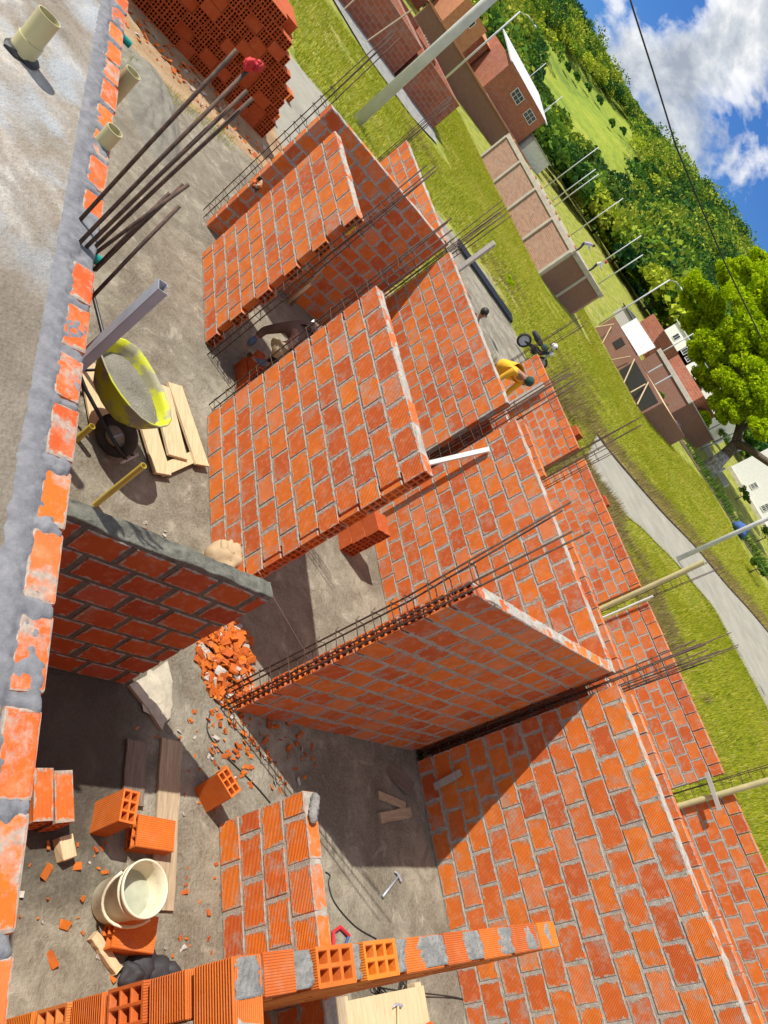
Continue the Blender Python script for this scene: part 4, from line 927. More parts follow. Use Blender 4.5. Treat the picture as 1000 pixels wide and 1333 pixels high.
# ------------------------------------------------------------------ people
def skin_mesh(name, nodes, edges, mt, parent, root=0, sub=2):
    """nodes: list of (pos, (rx, ry)); grown with a Skin modifier"""
    me = bpy.data.meshes.new(name); org = np.array(parent['_org'])
    me.from_pydata([tuple(np.array(p, float)-org) for p, r in nodes], edges, [])
    o = bpy.data.objects.new(name, me); COL.objects.link(o); o.parent = parent
    md = o.modifiers.new('skin', 'SKIN'); md.use_smooth_shade = True
    for i, (p, r) in enumerate(nodes):
        me.skin_vertices[0].data[i].radius = r if isinstance(r, tuple) else (r, r)
    me.skin_vertices[0].data[root].use_root = True
    s = o.modifiers.new('sub', 'SUBSURF'); s.levels = sub; s.render_levels = sub
    me.materials.append(M[mt]); return o
def person(label, J, shirt, trousers, hair, skin='skin', glove=None, sub=1, fingers=True, hat=None, fat=1.0):
    """J: dict of joint positions in metres"""
    J = {k: np.array(v, float) for k, v in J.items()}
    foot = (J['fl']+J['fr'])/2; base = (foot[0], foot[1], min(J['fl'][2], J['fr'][2])-.0)
    t = thing('person', label, 'person', base)
    nk = J['neck']; hd = J['head']; up = (hd-nk)/max(1e-6, np.linalg.norm(hd-nk))
    nodes = [(J['pelvis'], (.14, .11)), ((J['pelvis']+J['chest'])/2, (.125, .10)), (J['chest'], (.15, .11)), (nk, .06), (nk*.6+hd*.4, .055), (hd-up*.04, (.082, .09)), (hd+up*.06, (.078, .088))]
    edges = [(0, 1), (1, 2), (2, 3), (3, 4), (4, 5), (5, 6)]
    def limb(a, pts, rs):
        for p, r in zip(pts, rs): nodes.append((p, r)); edges.append((a, len(nodes)-1)); a = len(nodes)-1
        return a
    hands = {}
    for s in 'lr':
        sh, el, ha = J['s'+s], J['e'+s], J['h'+s]
        hands[s] = limb(2, [sh, (sh+el)/2, el, (el+ha)/2, ha], [.055, .047, .04, .036, .028])
        d = (ha-el)/np.linalg.norm(ha-el); side = np.cross(d, [0, 0, 1.0]); side /= max(1e-6, np.linalg.norm(side)); pl = np.cross(d, side)
        palm = ha+d*.06; a = limb(hands[s], [palm], [(.036, .018)])
        if fingers:
            for k, ln in enumerate((.06, .07, .075, .065)):
                k0 = palm+d*.04+side*(.022*(k-1.5)); limb(a, [k0, k0+d*ln*.5-pl*.012, k0+d*ln*.8-pl*.035], [.010, .009, .008])
            k0 = palm+side*.04-d*.01; limb(a, [k0, k0+d*.035+side*.012], [.011, .009])
    for s in 'lr': limb(0, [J['k'+s]*.12+J['pelvis']*.88+np.array([0, 0, -.05]), J['k'+s], (J['k'+s]*.6+J['f'+s]*.4), J['f'+s]+np.array([0, 0, .06])], [.085, .06, .055, .04])
    skin_mesh('body', nodes, edges, skin, t, 0, sub)
    # face
    f = J.get('face', np.array([0, -1, 0])); f = f-up*f.dot(up); f /= np.linalg.norm(f); sd = np.cross(f, up)
    mb = MB(); mb.tube([hd+f*.085+up*.02, hd+f*.112-up*.015, hd+f*.092-up*.025], [.010, .016, .012], 6); mb.build('nose', M[skin], t, smooth='all')
    for q in (-1, 1):
        mb = MB(); mb.blob(hd+f*.088+sd*.032*q+up*.02, (.012, .012, .008), 1, 0, 1); mb.build('eye', M['hair'], t)
        mb = MB(); mb.blob(hd+sd*.085*q, (.018, .022, .032), 1, 0, 1); mb.build('ear', M[skin], t)
    mb = MB(); mb.tube([hd+f*.086-up*.055-sd*.025, hd+f*.092-up*.057, hd+f*.086-up*.055+sd*.025], .006, 6); mb.build('mouth', M['skin_dk'], t)
    mb = MB(); mb.blob(hd+up*.035-f*.02, (.098, .098, .098), 2, .05, 3); mb.build('hat' if hat else 'hair', M[hair], t, smooth='all')
    if hat:
        Rh = Vector(up).to_track_quat('Z', 'Y').to_matrix(); mb = MB(); mb.lathe([(.09, 0), (.15, -.015), (.155, -.025), (.09, -.01)], 20, hd+up*.05, Rh); mb.build('hat_brim', M[hair], t, smooth='all')
    # clothes
    nd = [(J['pelvis']+np.array([0, 0, .0]), (.155*fat, .125*fat)), ((J['pelvis']+J['chest'])/2, (.155*fat, .13*fat)), (J['chest'], (.17*fat, .135*fat)), (J['chest']*.25+nk*.75, .075)]; ed = [(0, 1), (1, 2), (2, 3)]
    for s in 'lr':
        a = 2
        for p, r in ((J['s'+s], .075), ((J['s'+s]+J['e'+s])/2, .064), (J['e'+s], .056))+((((J['e'+s]*.25+J['h'+s]*.75), .046),) if 'long' in J or True else ()): nd.append((p, r)); ed.append((a, len(nd)-1)); a = len(nd)-1
    skin_mesh('shirt', nd, ed, shirt, t, 1, sub)
    nd = [(J['pelvis']+np.array([0, 0, .05]), (.15, .125)), (J['pelvis']-np.array([0, 0, .04]), (.15, .12))]; ed = [(0, 1)]
    for s in 'lr':
        a = 1
        for p, r in ((J['k'+s]*.15+J['pelvis']*.85+np.array([0, 0, -.05]), .10), (J['k'+s], .078), (J['f'+s]*.8+J['k'+s]*.2, .062)): nd.append((p, r)); ed.append((a, len(nd)-1)); a = len(nd)-1
    skin_mesh('trousers', nd, ed, trousers, t, 0, sub)
    for s in 'lr':
        mb = MB(); d = f.copy(); d[2] = 0; d = d/max(1e-6, np.linalg.norm(d)); c = J['f'+s]; mb.tube([c-d*.06+np.array([0, 0, .05]), c+np.array([0, 0, .055]), c+d*.12+np.array([0, 0, .04]), c+d*.19+np.array([0, 0, .03])], [.045, .05, .045, .03], 10); mb.build('boot', M['hair'], t, smooth='all')
        if glove:
            ha = J['h'+s]; d = (ha-J['e'+s]); d /= np.linalg.norm(d); mb = MB(); mb.tube([ha-d*.03, ha+d*.03, ha+d*.10], [.036, .046, .030], 10); mb.build('glove', M[glove], t, smooth='all')
    return t
person('worker in a brown jacket and tan hat stooping in the dark doorway to lay bricks', dict(
    pelvis=(-6.86, 4.75, .98), chest=(-6.60, 4.47, .96), neck=(-6.46, 4.33, .88), head=(-6.36, 4.24, .78), face=(-.5, -.35, -.5),
    sl=(-6.74, 4.30, .86), el=(-6.80, 4.18, .60), hl=(-6.72, 4.14, .46), sr=(-6.42, 4.52, .86), er=(-6.30, 4.42, .60), hr=(-6.40, 4.28, .46),
    kl=(-6.86, 4.62, .50), fl=(-6.92, 4.68, .0), kr=(-6.66, 4.82, .50), fr=(-6.74, 4.95, .0)), 'cloth_br', 'cloth_dk', 'cloth_tan', glove='glove', sub=2, hat=True, fat=1.15)
fy = 10.0/12.8
def nr(x, y, z): return (x*fy, y*fy, HC-(HC-z)*fy)
def off(p, dx, dy, dz): return (p[0]+dx, p[1]+dy, p[2]+dz)
pe, ch, ne = nr(-12.50, 12.8, .95), nr(-11.98, 12.8, 1.33), nr(-11.78, 12.8, 1.40)
person('worker in a yellow shirt bowed over behind the party wall, dark green hood', dict(
    pelvis=pe, chest=ch, neck=ne, head=off(ne, .13, 0, .03), face=(.6, 0, -.8),
    sl=off(ch, .03, -.19, -.05), el=off(ch, .04, -.22, -.34), hl=off(ch, .18, -.16, -.52), sr=off(ch, .03, .19, -.05), er=off(ch, .04, .22, -.34), hr=off(ch, .18, .16, -.52),
    kl=off(pe, .10, -.1, -.44), fl=off(pe, .02, -.1, -.90), kr=off(pe, .08, .12, -.44), fr=off(pe, -.06, .12, -.90)), 'cloth_y', 'cloth_dk', 'cloth_gr', sub=2, fat=1.45)
zb_ = pe[2]-.90
t = thing('trestle_board', 'scaffold board on trestles under the bowed worker', 'scaffold', (pe[0], pe[1], 0))
mb = MB(); mb.box((pe[0]+.2, pe[1], zb_-.03), (1.8, .5, .05)); mb.build('board', M['wood'], t, bevel=.004)
for dx in (-.5, .9):
    for dy in (-.2, .2): mb = MB(); mb.tube([(pe[0]+dx-.1, pe[1]+dy*1.4, .0), (pe[0]+dx, pe[1]+dy, zb_-.05)], .03, 8); mb.build('leg', M['wood_dark'], t)
hp = bz(630, 408, 1.62)
def standing(x, y, z, h, face, lean=0.0, arm=0.0):
    k = h/1.7; f = np.array([face[0], face[1], 0]); f /= np.linalg.norm(f); s = np.array([-f[1], f[0], 0]); B = np.array([x, y, z])
    g = lambda a, b, c: B+f*a*k+s*b*k+np.array([0, 0, c*k])
    return dict(pelvis=g(-.1*lean, 0, .92), chest=g(.22*lean, 0, 1.28-.1*lean), neck=g(.38*lean, 0, 1.47-.2*lean), head=g(.5*lean, 0, 1.60-.28*lean), face=f,
                sl=g(.25*lean, .19, 1.38-.15*lean), el=g(.25*lean+.05+.2*arm, .24, 1.10-.1*lean), hl=g(.3*lean+.15+.35*arm, .20, .88+.2*arm), sr=g(.25*lean, -.19, 1.38-.15*lean), er=g(.25*lean+.05+.2*arm, -.24, 1.10-.1*lean), hr=g(.3*lean+.15+.35*arm, -.2, .88+.2*arm),
                kl=g(.04, .1, .48), fl=g(0, .1, 0), kr=g(.04, -.1, .48), fr=g(0, -.12, 0))
person('dark-haired person behind the party wall, only the head showing', standing(hp[0], hp[1], .02, 1.70, (.3, 1)), 'cloth_dk', 'cloth_dk', 'hair', sub=1)

# ------------------------------------------------------------------ houses across the lawn
def m_bricktex(name, c1, c2, mo, bw=.25, rh=.075):
    mt, nt, b = mat(name); p = worldpos(nt); sx = N(nt, 'ShaderNodeSeparateXYZ'); L(nt, p, sx.inputs[0])
    cb = N(nt, 'ShaderNodeCombineXYZ'); L(nt, mth(nt, 'ADD', sx.outputs[0], sx.outputs[1]), cb.inputs[0]); L(nt, sx.outputs[2], cb.inputs[1])
    t = N(nt, 'ShaderNodeTexBrick'); L(nt, cb.outputs[0], t.inputs['Vector']); t.inputs['Scale'].default_value = 1
    t.inputs['Color1'].default_value = (*c1, 1); t.inputs['Color2'].default_value = (*c2, 1); t.inputs['Mortar'].default_value = (*mo, 1)
    t.inputs['Mortar Size'].default_value = .012; t.inputs['Brick Width'].default_value = bw; t.inputs['Row Height'].default_value = rh
    n = noise(nt, p, 1.5, 5); c = mix(nt, mth(nt, 'MULTIPLY', ramp(nt, n, [(.5, 0), (.7, 1)]), .35), t.outputs[0], mo)
    L(nt, c, b.inputs['Base Color']); b.inputs['Roughness'].default_value = .9; return mt
M['bt_pale'] = m_bricktex('pale_brickwork', (.44, .235, .15), (.30, .15, .10), (.36, .30, .24), .36, .125)
M['bt_red'] = m_bricktex('red_blockwork', (.42, .12, .055), (.32, .09, .045), (.33, .27, .22), .45, .25)
M['bt_dark'] = m_bricktex('brown_and_shaded_brickwork', (.27, .10, .06), (.21, .08, .05), (.24, .18, .14), .25, .085)
M['band'] = m_simple('concrete_band', (.50, .45, .37), .9, 0, .1, 2)
M['roof_tile'] = m_simple('clay_sheet_roof', (.50, .22, .11), .8, 0, .1, 1)
def shell(t, x0, x1, y0, y1, z0, z1, mt, th=.15, roof=None, sides='SNEW', roofmt='concrete', over=.15, rz=None):
    """walls each its own mesh. E is the +X face, S the -Y face"""
    S = {'S': ((x0+x1)/2, y0+th/2, x1-x0, th), 'N': ((x0+x1)/2, y1-th/2, x1-x0, th), 'E': (x1-th/2, (y0+y1)/2, th, y1-y0-2*th), 'W': (x0+th/2, (y0+y1)/2, th, y1-y0-2*th)}
    for k in sides:
        cx, cy, sx_, sy_ = S[k]; mb = MB(); zb = min(gz(cx, y0), z0)-.3; mb.box((cx, cy, (zb+z1)/2), (sx_, sy_, z1-zb)); mb.build('wall', M[mt], t)
    if roof: mb = MB(); mb.box(((x0+x1)/2, (y0+y1)/2, z1+.06+(rz or 0)), (x1-x0+2*over, y1-y0+2*over, .12)); mb.build('roof', M[roofmt], t, bevel=.01)
def boxpart(t, name, c, d, mt, rot=None): mb = MB(); mb.box(c, d, rot); return mb.build(name, M[mt], t)
def win(t, c, d, axis, fr='white', gl='glass', bars=2):
    """window: frame part with a pane sub-part; axis 'x' faces -Y, 'y' faces +X"""
    w, h = d; mb = MB(); f = .07
    def bb(u, z, su, sz, dp=.06):
        if axis == 'x': mb.box((c[0]+u, c[1], c[2]+z), (su, dp, sz))
        else: mb.box((c[0], c[1]+u, c[2]+z), (dp, su, sz))
    bb(0, h/2-f/2, w, f); bb(0, -h/2+f/2, w, f); bb(-w/2+f/2, 0, f, h-2*f); bb(w/2-f/2, 0, f, h-2*f)
    for k in range(bars): bb(-w/2+w*(k+1)/(bars+1), 0, .045, h-2*f, .05)
    if bars > 1: bb(0, 0, w-2*f, .04, .045)
    fo = mb.build('window', M[fr], t); p = thing; mb = MB()
    if axis == 'x': mb.box((c[0], c[1]+.012, c[2]), (w-.02, .02, h-.02))
    else: mb.box((c[0]-.012, c[1], c[2]), (.02, w-.02, h-.02))
    g_ = mb.build('pane', M[gl], None, org=t['_org']); g_.location = (0, 0, 0); g_.parent = fo
# long brick building with concrete bands
E1 = bt(699, 351); E2 = bt(751, 420)
x1 = (E1[0]+E2[0])/2; y0, y1 = E1[1], E2[1]-.3; zt = float(by(744, 316, y0)[2]); x0 = -54.6
t = thing('brick_building', 'long pale brick building with concrete bands and a dark shaded gable end', 'building', (x1, y0, gz(x1, y0)))
shell(t, x0, x1, y0, y1, gz(x1, y0), zt-.35, 'bt_pale', .2, sides='SNW'); shell(t, x0, x1, y0, y1, gz(x1, y0), zt-.35, 'bt_dark', .2, sides='E')  # gable wall gets darker brickwork, its shade put into the colour
mb = MB(); zz = zt-.17
for c, d in ((((x0+x1)/2, y0+.07, zz), (x1-x0+.12, .28, .34)), (((x0+x1)/2, y1-.07, zz), (x1-x0+.12, .28, .34)), ((x1-.07, (y0+y1)/2, zz), (.28, y1-y0-.5, .34))): mb.box(c, d)
mb.build('ring_beam', M['band'], t, bevel=.01)
for i in range(5):
    xx = x1-.11-(x1-x0-.24)/4*i; boxpart(t, 'concrete_column', (xx, y0-.02, (zt-.34)/2), (.26, .26, zt-.34), 'band')
    mb = MB()
boxpart(t, 'concrete_column', (x1-.02, (y0+y1)/2, (zt-.34)/2), (.2, .22, zt-.34), 'band')
boxpart(t, 'roof_deck', ((x0+x1)/2, (y0+y1)/2, zt-.28), (x1-x0-.5, y1-y0-.6, .12), 'concrete')
LBT = zt
# parapet bricks along the top edge
mb = MB(); rn = random.Random(3)
for k in range(22):
    if rn.random() < .5: mb.box((x1-.4-.7*k, y0+.12, zt+.06), (.26, .14, .12), jit=.01)
mb.build('loose_course', M['roof_tile'], t)
bl = by(790, 346, y0+1); 
for i, (u, v, l) in enumerate(((783, 303, 'worker in a lilac shirt bending on top of the long brick building'), (795, 333, 'worker in a white shirt and red cap atop the pale building end'))):
    q = by(u, v, y0+2.6+1.2*i); person(l, standing(q[0], q[1], LBT-.22, 1.65, (.6, .7), .9-.5*i, .5), 'cloth_li' if i == 0 else 'cloth_w', 'cloth_dk', 'hair' if i == 0 else 'red', sub=1, fingers=False)
# unfinished red block houses at the top of the frame
q = lambda x, y: (430+.3*x, .3*y)
t = thing('brick_house', 'roofless red block house shell nearest the lawn, beyond the lamp pole', 'house', (-41, 16.3, 0))
shell(t, -50, -41.0, 10.2, 17.9, 0, 2.0, 'bt_red', .15)
boxpart(t, 'partition_wall', (-45.5, 14.6, 1.0), (8.7, .15, 2.04), 'bt_red'); boxpart(t, 'partition_wall', (-45.6, 12.4, 1.0), (.15, 4.1, 1.96), 'bt_red')
boxpart(t, 'roof', (-46.6, 12.3, 2.1), (5.6, 3.9, .09), 'roof_tile', (0, .05, 0))
t = thing('brick_house', 'roofless red block house shell with its corner over the green lawn', 'house', (-41, 20, 0))
shell(t, -52, -40.6, 18.1, 21.6, 0, 2.02, 'bt_red', .15); boxpart(t, 'partition_wall', (-46.2, 19.8, 1.0), (.15, 3.2, 1.9), 'bt_red')
t = thing('brick_house', 'orange block shell at the very top edge of the picture', 'house', (-41.5, 8, 0))
shell(t, -50, -41.2, 4.2, 9.6, 0, 2.15, 'bt_red', .15); boxpart(t, 'roof', (-45.6, 6.9, 2.2), (8.6, 5.2, .09), 'roof_tile')
for k, (x, y) in enumerate(((-40.4, 13.4), (-40.3, 15.6))):
    mb = MB(); mb.tube([(x+.5, y-.4*k, .02), (x-.7, y+.5, 2.6)], .045, 6); o = mb.build('scaffold_pole', M['wood'], org=(x, y, 0)); tag(o, ['slanted wooden pole against the red block house, left', 'slanted wooden pole against the red block house, right'][k], 'pole')
# clutter between the houses
t = thing('steel_trestle', 'grey steel trestle stored between the red block houses', 'trestle', (-53, 22.5, .14)); 
for k in range(4): mb = MB(); mb.tube([(-53-.5*k, 21.9, .14), (-53.2-.5*k, 23.4, 1.9)], .04, 6); mb.build('bar', M['galv'], t)
mb = MB(); mb.tube([(-52.8, 22.6, 1.2), (-55, 22.8, 1.2)], .04, 6); mb.build('rail', M['galv'], t)
# long low brown wall and the white-roofed house
a, b_ = bt(*q(560, 420)), bt(*q(735, 610))
t = thing('boundary_wall', 'long brown brick wall behind the roofless shells', 'wall', (-70, 40, .8))
shell(t, -70.6, -70.2, 28, 47.5, gz(0, 30), gz(0, 44)+1.9, 'bt_dark', .2, sides='E'); boxpart(t, 'coping', (-70.3, 37.75, gz(0, 44)+2.0), (.45, 19.6, .16), 'roof_tile')
pw = bt(*q(735, 612)); XW = -96.0
def onx(u, v): return bx(*q(u, v), XW)
c1_, c2_ = onx(690, 250), onx(870, 640); t1, t2 = onx(790, 250), onx(930, 530)
t = thing('brick_house', 'two-tone red house with a white sheet roof and two windows', 'house', (XW, c2_[1]-4, gz(0, c2_[1])))
zr = float((t1[2]+t2[2])/2); ya, yb = float(onx(800, 260)[1]), float(onx(925, 535)[1])
shell(t, XW-9, XW, ya, yb, gz(0, ya), zr, 'bt_red', .2)
boxpart(t, 'roof', (XW-4.0, (ya+yb)/2+.2, zr+.55), (8, yb-ya+.9, .16), 'sheet_metal', (0, .16, 0))
for (u, v) in ((812, 418), (865, 506)):
    w_ = onx(u, v); win(t, (XW+.03, w_[1], w_[2]), (2.0, 1.25), 'y')
w_ = onx(745, 450); boxpart(t, 'porch_slab', (XW+.8, w_[1]+1, w_[2]-1), (1.6, 8, .18), 'concrete')
M['bt_orange'] = m_bricktex('orange_blockwork', (.60, .24, .10), (.50, .18, .08), (.40, .30, .22), .45, .25)
for k, (dx, y_a, y_b, dz, l, rf) in enumerate(((-6.5, ya-5.5, ya-.3, -1.5, 'low orange block house stepped back left of the white sheet roof', True), (1.0, ya-10.5, ya-5.8, -.9, 'taller orange block shell at the middle of the far row', False), (-5.5, ya-15, ya-10.8, -1.7, 'small set back block house with a tile coloured roof', True), (.5, ya-21, ya-15.3, -1.1, 'unplastered block house at the top edge of the far row', False), (-6, ya-26, ya-21.3, -.4, 'two storey orange block shell at the top edge of the frame', False))):
    t = thing('brick_house', l, 'house', (XW+dx-3, (y_a+y_b)/2, gz(0, (y_a+y_b)/2)))
    shell(t, XW+dx-6, XW+dx, y_a, y_b, gz(0, y_a), zr+dz, 'bt_orange' if k % 2 else 'bt_red', .2)
    if rf: boxpart(t, 'roof', (XW+dx-3, (y_a+y_b)/2, zr+dz+.25), (6.8, y_b-y_a+.5, .12), 'roof_tile', (.03, .10, 0))
    else: boxpart(t, 'floor_slab', (XW+dx-3, (y_a+y_b)/2, zr+dz-.3), (5.5, y_b-y_a-.5, .14), 'concrete')
    w_h = win(t, (XW+dx+.03, (y_a+y_b)/2, zr+dz-1.1), (1.3, 1.0), 'y', bars=1)
t = thing('brick_house', 'small house with a white wall right of the white sheet roof', 'house', (XW, yb+3, 3.5))
shell(t, XW-7, XW+1, yb+.6, yb+5.5, gz(0, yb), zr-2.4, 'sheet_metal', .2); boxpart(t, 'roof', (XW-3, yb+3, zr-2.3), (8.4, 5.4, .12), 'concrete')
# scaffolded house
r = lambda x, y: (760+.24*x, 380+.24*y)
y0 = 47.0; g0 = gz(0, y0)
def onyr(x, y, Y): return by(*r(x, y), Y)
A = onyr(80, 270, y0); B = onyr(330, 655, y0); T = onyr(430, 600, y0)
xa, xb, zt = float(A[0])-1.5, float(B[0]), float(T[2])
t = thing('brick_house', 'brown brick house shell behind slanted wooden props at the lawn edge', 'house', (xb-4, y0, g0))
shell(t, xa, xb, y0, y0+6, g0, zt, 'bt_dark', .15); xm = float(onyr(160, 420, y0)[0]); boxpart(t, 'partition_wall', (xm, y0+3, (g0+zt)/2), (.15, 5.6, zt-g0), 'bt_dark')
boxpart(t, 'bay_shade_panel', ((xm+xb)/2+.1, y0-.01, (g0+zt)/2-.1), (xb-xm-.7, .06, zt-g0-.35), 'dark'); boxpart(t, 'bay_shade_panel', ((xa+xm)/2+.4, y0-.01, (g0+zt)/2+.15), (.9, .06, .8), 'dark')  # dark panels on the wall paint the shaded interior of the bays
boxpart(t, 'floor_deck', ((xm+xb)/2, y0+3, zt-.1), (xb-xm-.4, 5.6, .1), 'wood_pale')
for k, (p0, p1) in enumerate((((90, 300), (150, 185)), ((120, 375), (255, 350)), ((205, 520), (275, 365)), ((255, 545), (335, 500)), ((290, 610), (350, 490)), ((50, 195), (165, 175)))):
    a = onyr(*p0, y0-.5-.1*k); b_ = onyr(*p1, y0-.25); mb = MB(); mb.tube([a, b_], .055, 6); o = mb.build('wooden_prop', M['wood_pale'], org=a); tag(o, ['slanted wooden prop of the brown house shell, first from the left', 'level wooden prop of the brown house shell under the white sheets', 'slanted wooden prop at the middle bay of the brown house shell', 'thick low prop in the dark bay of the brown house shell', 'slanted wooden prop at the right bay of the brown house shell', 'level wooden batten at the left corner of the brown house shell'][k], 'prop')
# white sheets lying on its rear half
A = onyr(170, 210, y0+5.5); Bq = onyr(265, 365, y0+5.5); Cq = onyr(390, 300, y0+11); Dq = onyr(285, 140, y0+11)
t = thing('brick_house', 'house with a bright white corrugated sheet roof', 'house', ((A[0]+Bq[0])/2, y0+8, gz(0, y0+8)))
shell(t, float(A[0])-.5, float(Bq[0]), y0+6.2, y0+11, gz(0, y0+8), float(min(A[2], Bq[2]))-.1, 'bt_dark', .15)
mb = MB(); V = []; n = 60
for i in range(n+1):
    f = i/n; z = .05*math.sin(i*2.1)
    p0 = A*(1-f)+Bq*f; p1 = Dq*(1-f)+Cq*f; V += [tuple(p0+[0, 0, z]), tuple(p1+[0, 0, z])]
mb.add(V, [(2*i, 2*i+2, 2*i+3, 2*i+1) for i in range(n)]); o = mb.build('roof', M['sheet_metal'], t); md = o.modifiers.new('solid', 'SOLIDIFY'); md.thickness = .03
# upper brown house behind
y2 = 60.0; a = onyr(300, 380, y2); b_ = onyr(560, 640, y2); tp = onyr(400, 320, y2); tq = onyr(600, 590, y2)
t = thing('brick_house', 'brown two-bay house with a pale concrete band behind the scaffolded shell', 'house', (float(b_[0]), y2, gz(0, y2)))
z2 = float((tp[2]+tq[2])/2); shell(t, float(a[0]), float(tq[0]), y2, y2+8, gz(0, y2), z2, 'bt_dark', .2, roof=True, over=.1)
boxpart(t, 'concrete_band', ((float(a[0])+float(tq[0]))/2, y2-.03, z2-.15), (float(tq[0]-a[0])+.1, .2, .3), 'band')
a = onyr(460, 370, y2+3); b_ = onyr(600, 590, y2+3); tp = onyr(650, 560, y2+3)
t = thing('brick_house', 'red upper storey with a rooftop over the brown two-bay house', 'house', (float(b_[0]), y2+3, z2+.2))
shell(t, float(a[0]), float(b_[0]), y2+3, y2+7.5, z2+.5, float(tp[2]), 'bt_red', .2)
a = onyr(330, 170, y2+8); b_ = onyr(440, 250, y2+8); tp = onyr(330, 80, y2+8)
t = thing('brick_house', 'dark red block house beside the black sheds, left of the white gable', 'house', (float(b_[0]), y2+8, gz(0, y2+8)))
shell(t, float(a[0])-1, float(b_[0])+2.5, y2+8.5, y2+13, gz(0, y2+8), float(onyr(370, 100, y2+8)[2]), 'bt_red', .2)
t = thing('shed', 'grey shed with a dark sheet roof beyond the white corrugated roof', 'shed', (float(onyr(230, 120, 64)[0]), 64, 2.6))
p0 = onyr(230, 130, 64); boxpart(t, 'wall', (p0[0], 65.5, float(p0[2])-.8), (3.2, 3, 2.6), 'concrete'); boxpart(t, 'roof', (p0[0], 65.5, float(p0[2])+.6), (3.6, 3.4, .12), 'black', (.12, 0, 0))
# bright white houses in the background
for k, (u0, v0, u1, v1, Y, l) in enumerate(((470, 290, 560, 230, 84, 'white house with a low gable beyond the red block house'), (560, 400, 680, 420, 84, 'plain white house at the middle of the far row'), (630, 560, 720, 540, 80, 'grey white house with a dark window right of the far row'))):
    p0 = onyr(u0, v0, Y); p1 = onyr(u1, v1, Y); xL = float(p0[0])-3.0; xR = float(p0[0])+4.5-k*.5; zt = float(p1[2])
    t = thing('white_house', l, 'house', ((xL+xR)/2, Y, gz(0, Y))); shell(t, xL, xR, Y, Y+7, gz(0, Y), zt, 'white', .2)
    boxpart(t, 'roof', ((xL+xR)/2, Y+3.5, zt+.1), (xR-xL+.5, 7.5, .14), 'sheet_metal', (.05, 0, 0))
    for xx in (.3, .7): win(t, (xL+(xR-xL)*xx, Y-.03, zt-1.3), (1.0, 1.0), 'x', bars=1)
# white house with grilled windows at the right
y3 = 83.0; h = lambda x, y: by(700+.3*x, 550+.3*y, y3)
p0 = h(745, 240); zt = float(h(1000, 150)[2])+1.2; xL = float(h(770, 225)[0]); xR = xL+22
t = thing('white_house', 'large white house with grilled windows behind the big tree', 'house', ((xL+xR)/2, y3, gz(0, y3)))
shell(t, xL, xR, y3, y3+9, gz(0, y3), zt, 'white', .25, roof=True, roofmt='roof_tile')
for (u, v, w_, hh) in ((820, 225, 1.5, 1.3), (862, 300, 2.0, 1.5), (935, 420, 1.7, 1.5), (990, 545, 2.0, 1.5), (940, 275, .8, .8), (990, 370, .9, .9)):
    c = h(u, v); win(t, (float(c[0]), y3-.04, float(c[2])), (w_, hh), 'x', bars=3)
boxpart(t, 'plinth', ((xL+xR)/2, y3-.05, gz(0, y3)+.1), (xR-xL+.1, .12, .5), 'band')
t = thing('white_house', 'low white annex with a sloping roof left of the big tree trunk', 'house', (xL-4, y3, gz(0, y3)))
za = float(h(760, 95)[2]); shell(t, xL-7, xL-.5, y3+1, y3+7, gz(0, y3), za, 'white', .2); boxpart(t, 'roof', (xL-3.7, y3+4, za+.1), (7.2, 6.6, .12), 'sheet_metal', (.06, 0, 0)); win(t, (xL-4, y3+.96, za-1.2), (1.4, 1.1), 'x')
# satellite dish
c = by(700+.3*862, 550+.3*95, 74.0)
t = thing('satellite_dish', 'white satellite dish with a red mark in front of the white house', 'satellite dish', (c[0], 74, gz(0, 74)))
Rd = Vector((.35, -.85, .4)).to_track_quat('Z', 'Y').to_matrix(); mb = MB(); mb.lathe([(0, 0), (.5, .05), (.85, .16), (.87, .16), (.5, .03), (0, -.03)], 24, c, Rd); mb.build('dish', M['white'], t, smooth='all')
mb = MB(); mb.lathe([(0, .06), (.22, .075), (.22, .06), (0, .05)], 16, np.array(c)+np.array([-.15, -.1, .1]), Rd); mb.build('emblem', M['red'], t)
mb = MB(); mb.tube([(c[0], 74.1, gz(0, 74)), (c[0], 74.1, c[2]-.1)], .06, 8); mb.build('post', M['galv'], t)
# fence in front of the white houses: rail and posts
t = thing('white_fence', 'low white garden wall in front of the white houses', 'fence', (-40, 71, gz(0, 71)))
fa, fb = bt(*r(540, 650)), bt(*r(760, 1060)); fa = np.array(fa); fb = np.array(fb); n = 12
for k in range(n):
    p0 = fa+(fb-fa)*k/n; p1 = fa+(fb-fa)*(k+1)/n; mb = MB(); d = p1-p0; c = (p0+p1)/2; mb.box((c[0], c[1], gz(c[0], c[1])+.28), (np.linalg.norm(d[:2])-.02, .14, .56), Matrix.Rotation(math.atan2(d[1], d[0]), 3, 'Z')); mb.build('wall_panel', M['white'], t)
    if k % 2 == 0: boxpart(t, 'post', (p0[0], p0[1]-.16, gz(*p0[:2])+.5), (.22, .16, 1.0), 'white')
for (u, v, l, c) in ((825, 485, 'blue tarpaulin heap beside the brown house shell', 'cloth_bl'), (873, 556, 'dark covered heap at the lawn edge near the ditch', 'tarp'), (958, 687, 'small blue covered heap in the ditch by the white house', 'cloth_bl'), (908, 552, 'black bundle on the green behind the white garden wall', 'tarp'), (640, 212, 'grey tarpaulin heap at the far corner of the pale building', 'tarp')):
    p = bt(u, v+4); mb = MB(); mb.blob((p[0], p[1], gz(p[0], p[1])+.35), (.8, .6, .55), int(u), .3, 3); o = mb.build('tarpaulin_heap', M[c], org=(p[0], p[1], gz(p[0], p[1])), smooth='all'); tag(o, l, 'tarpaulin')
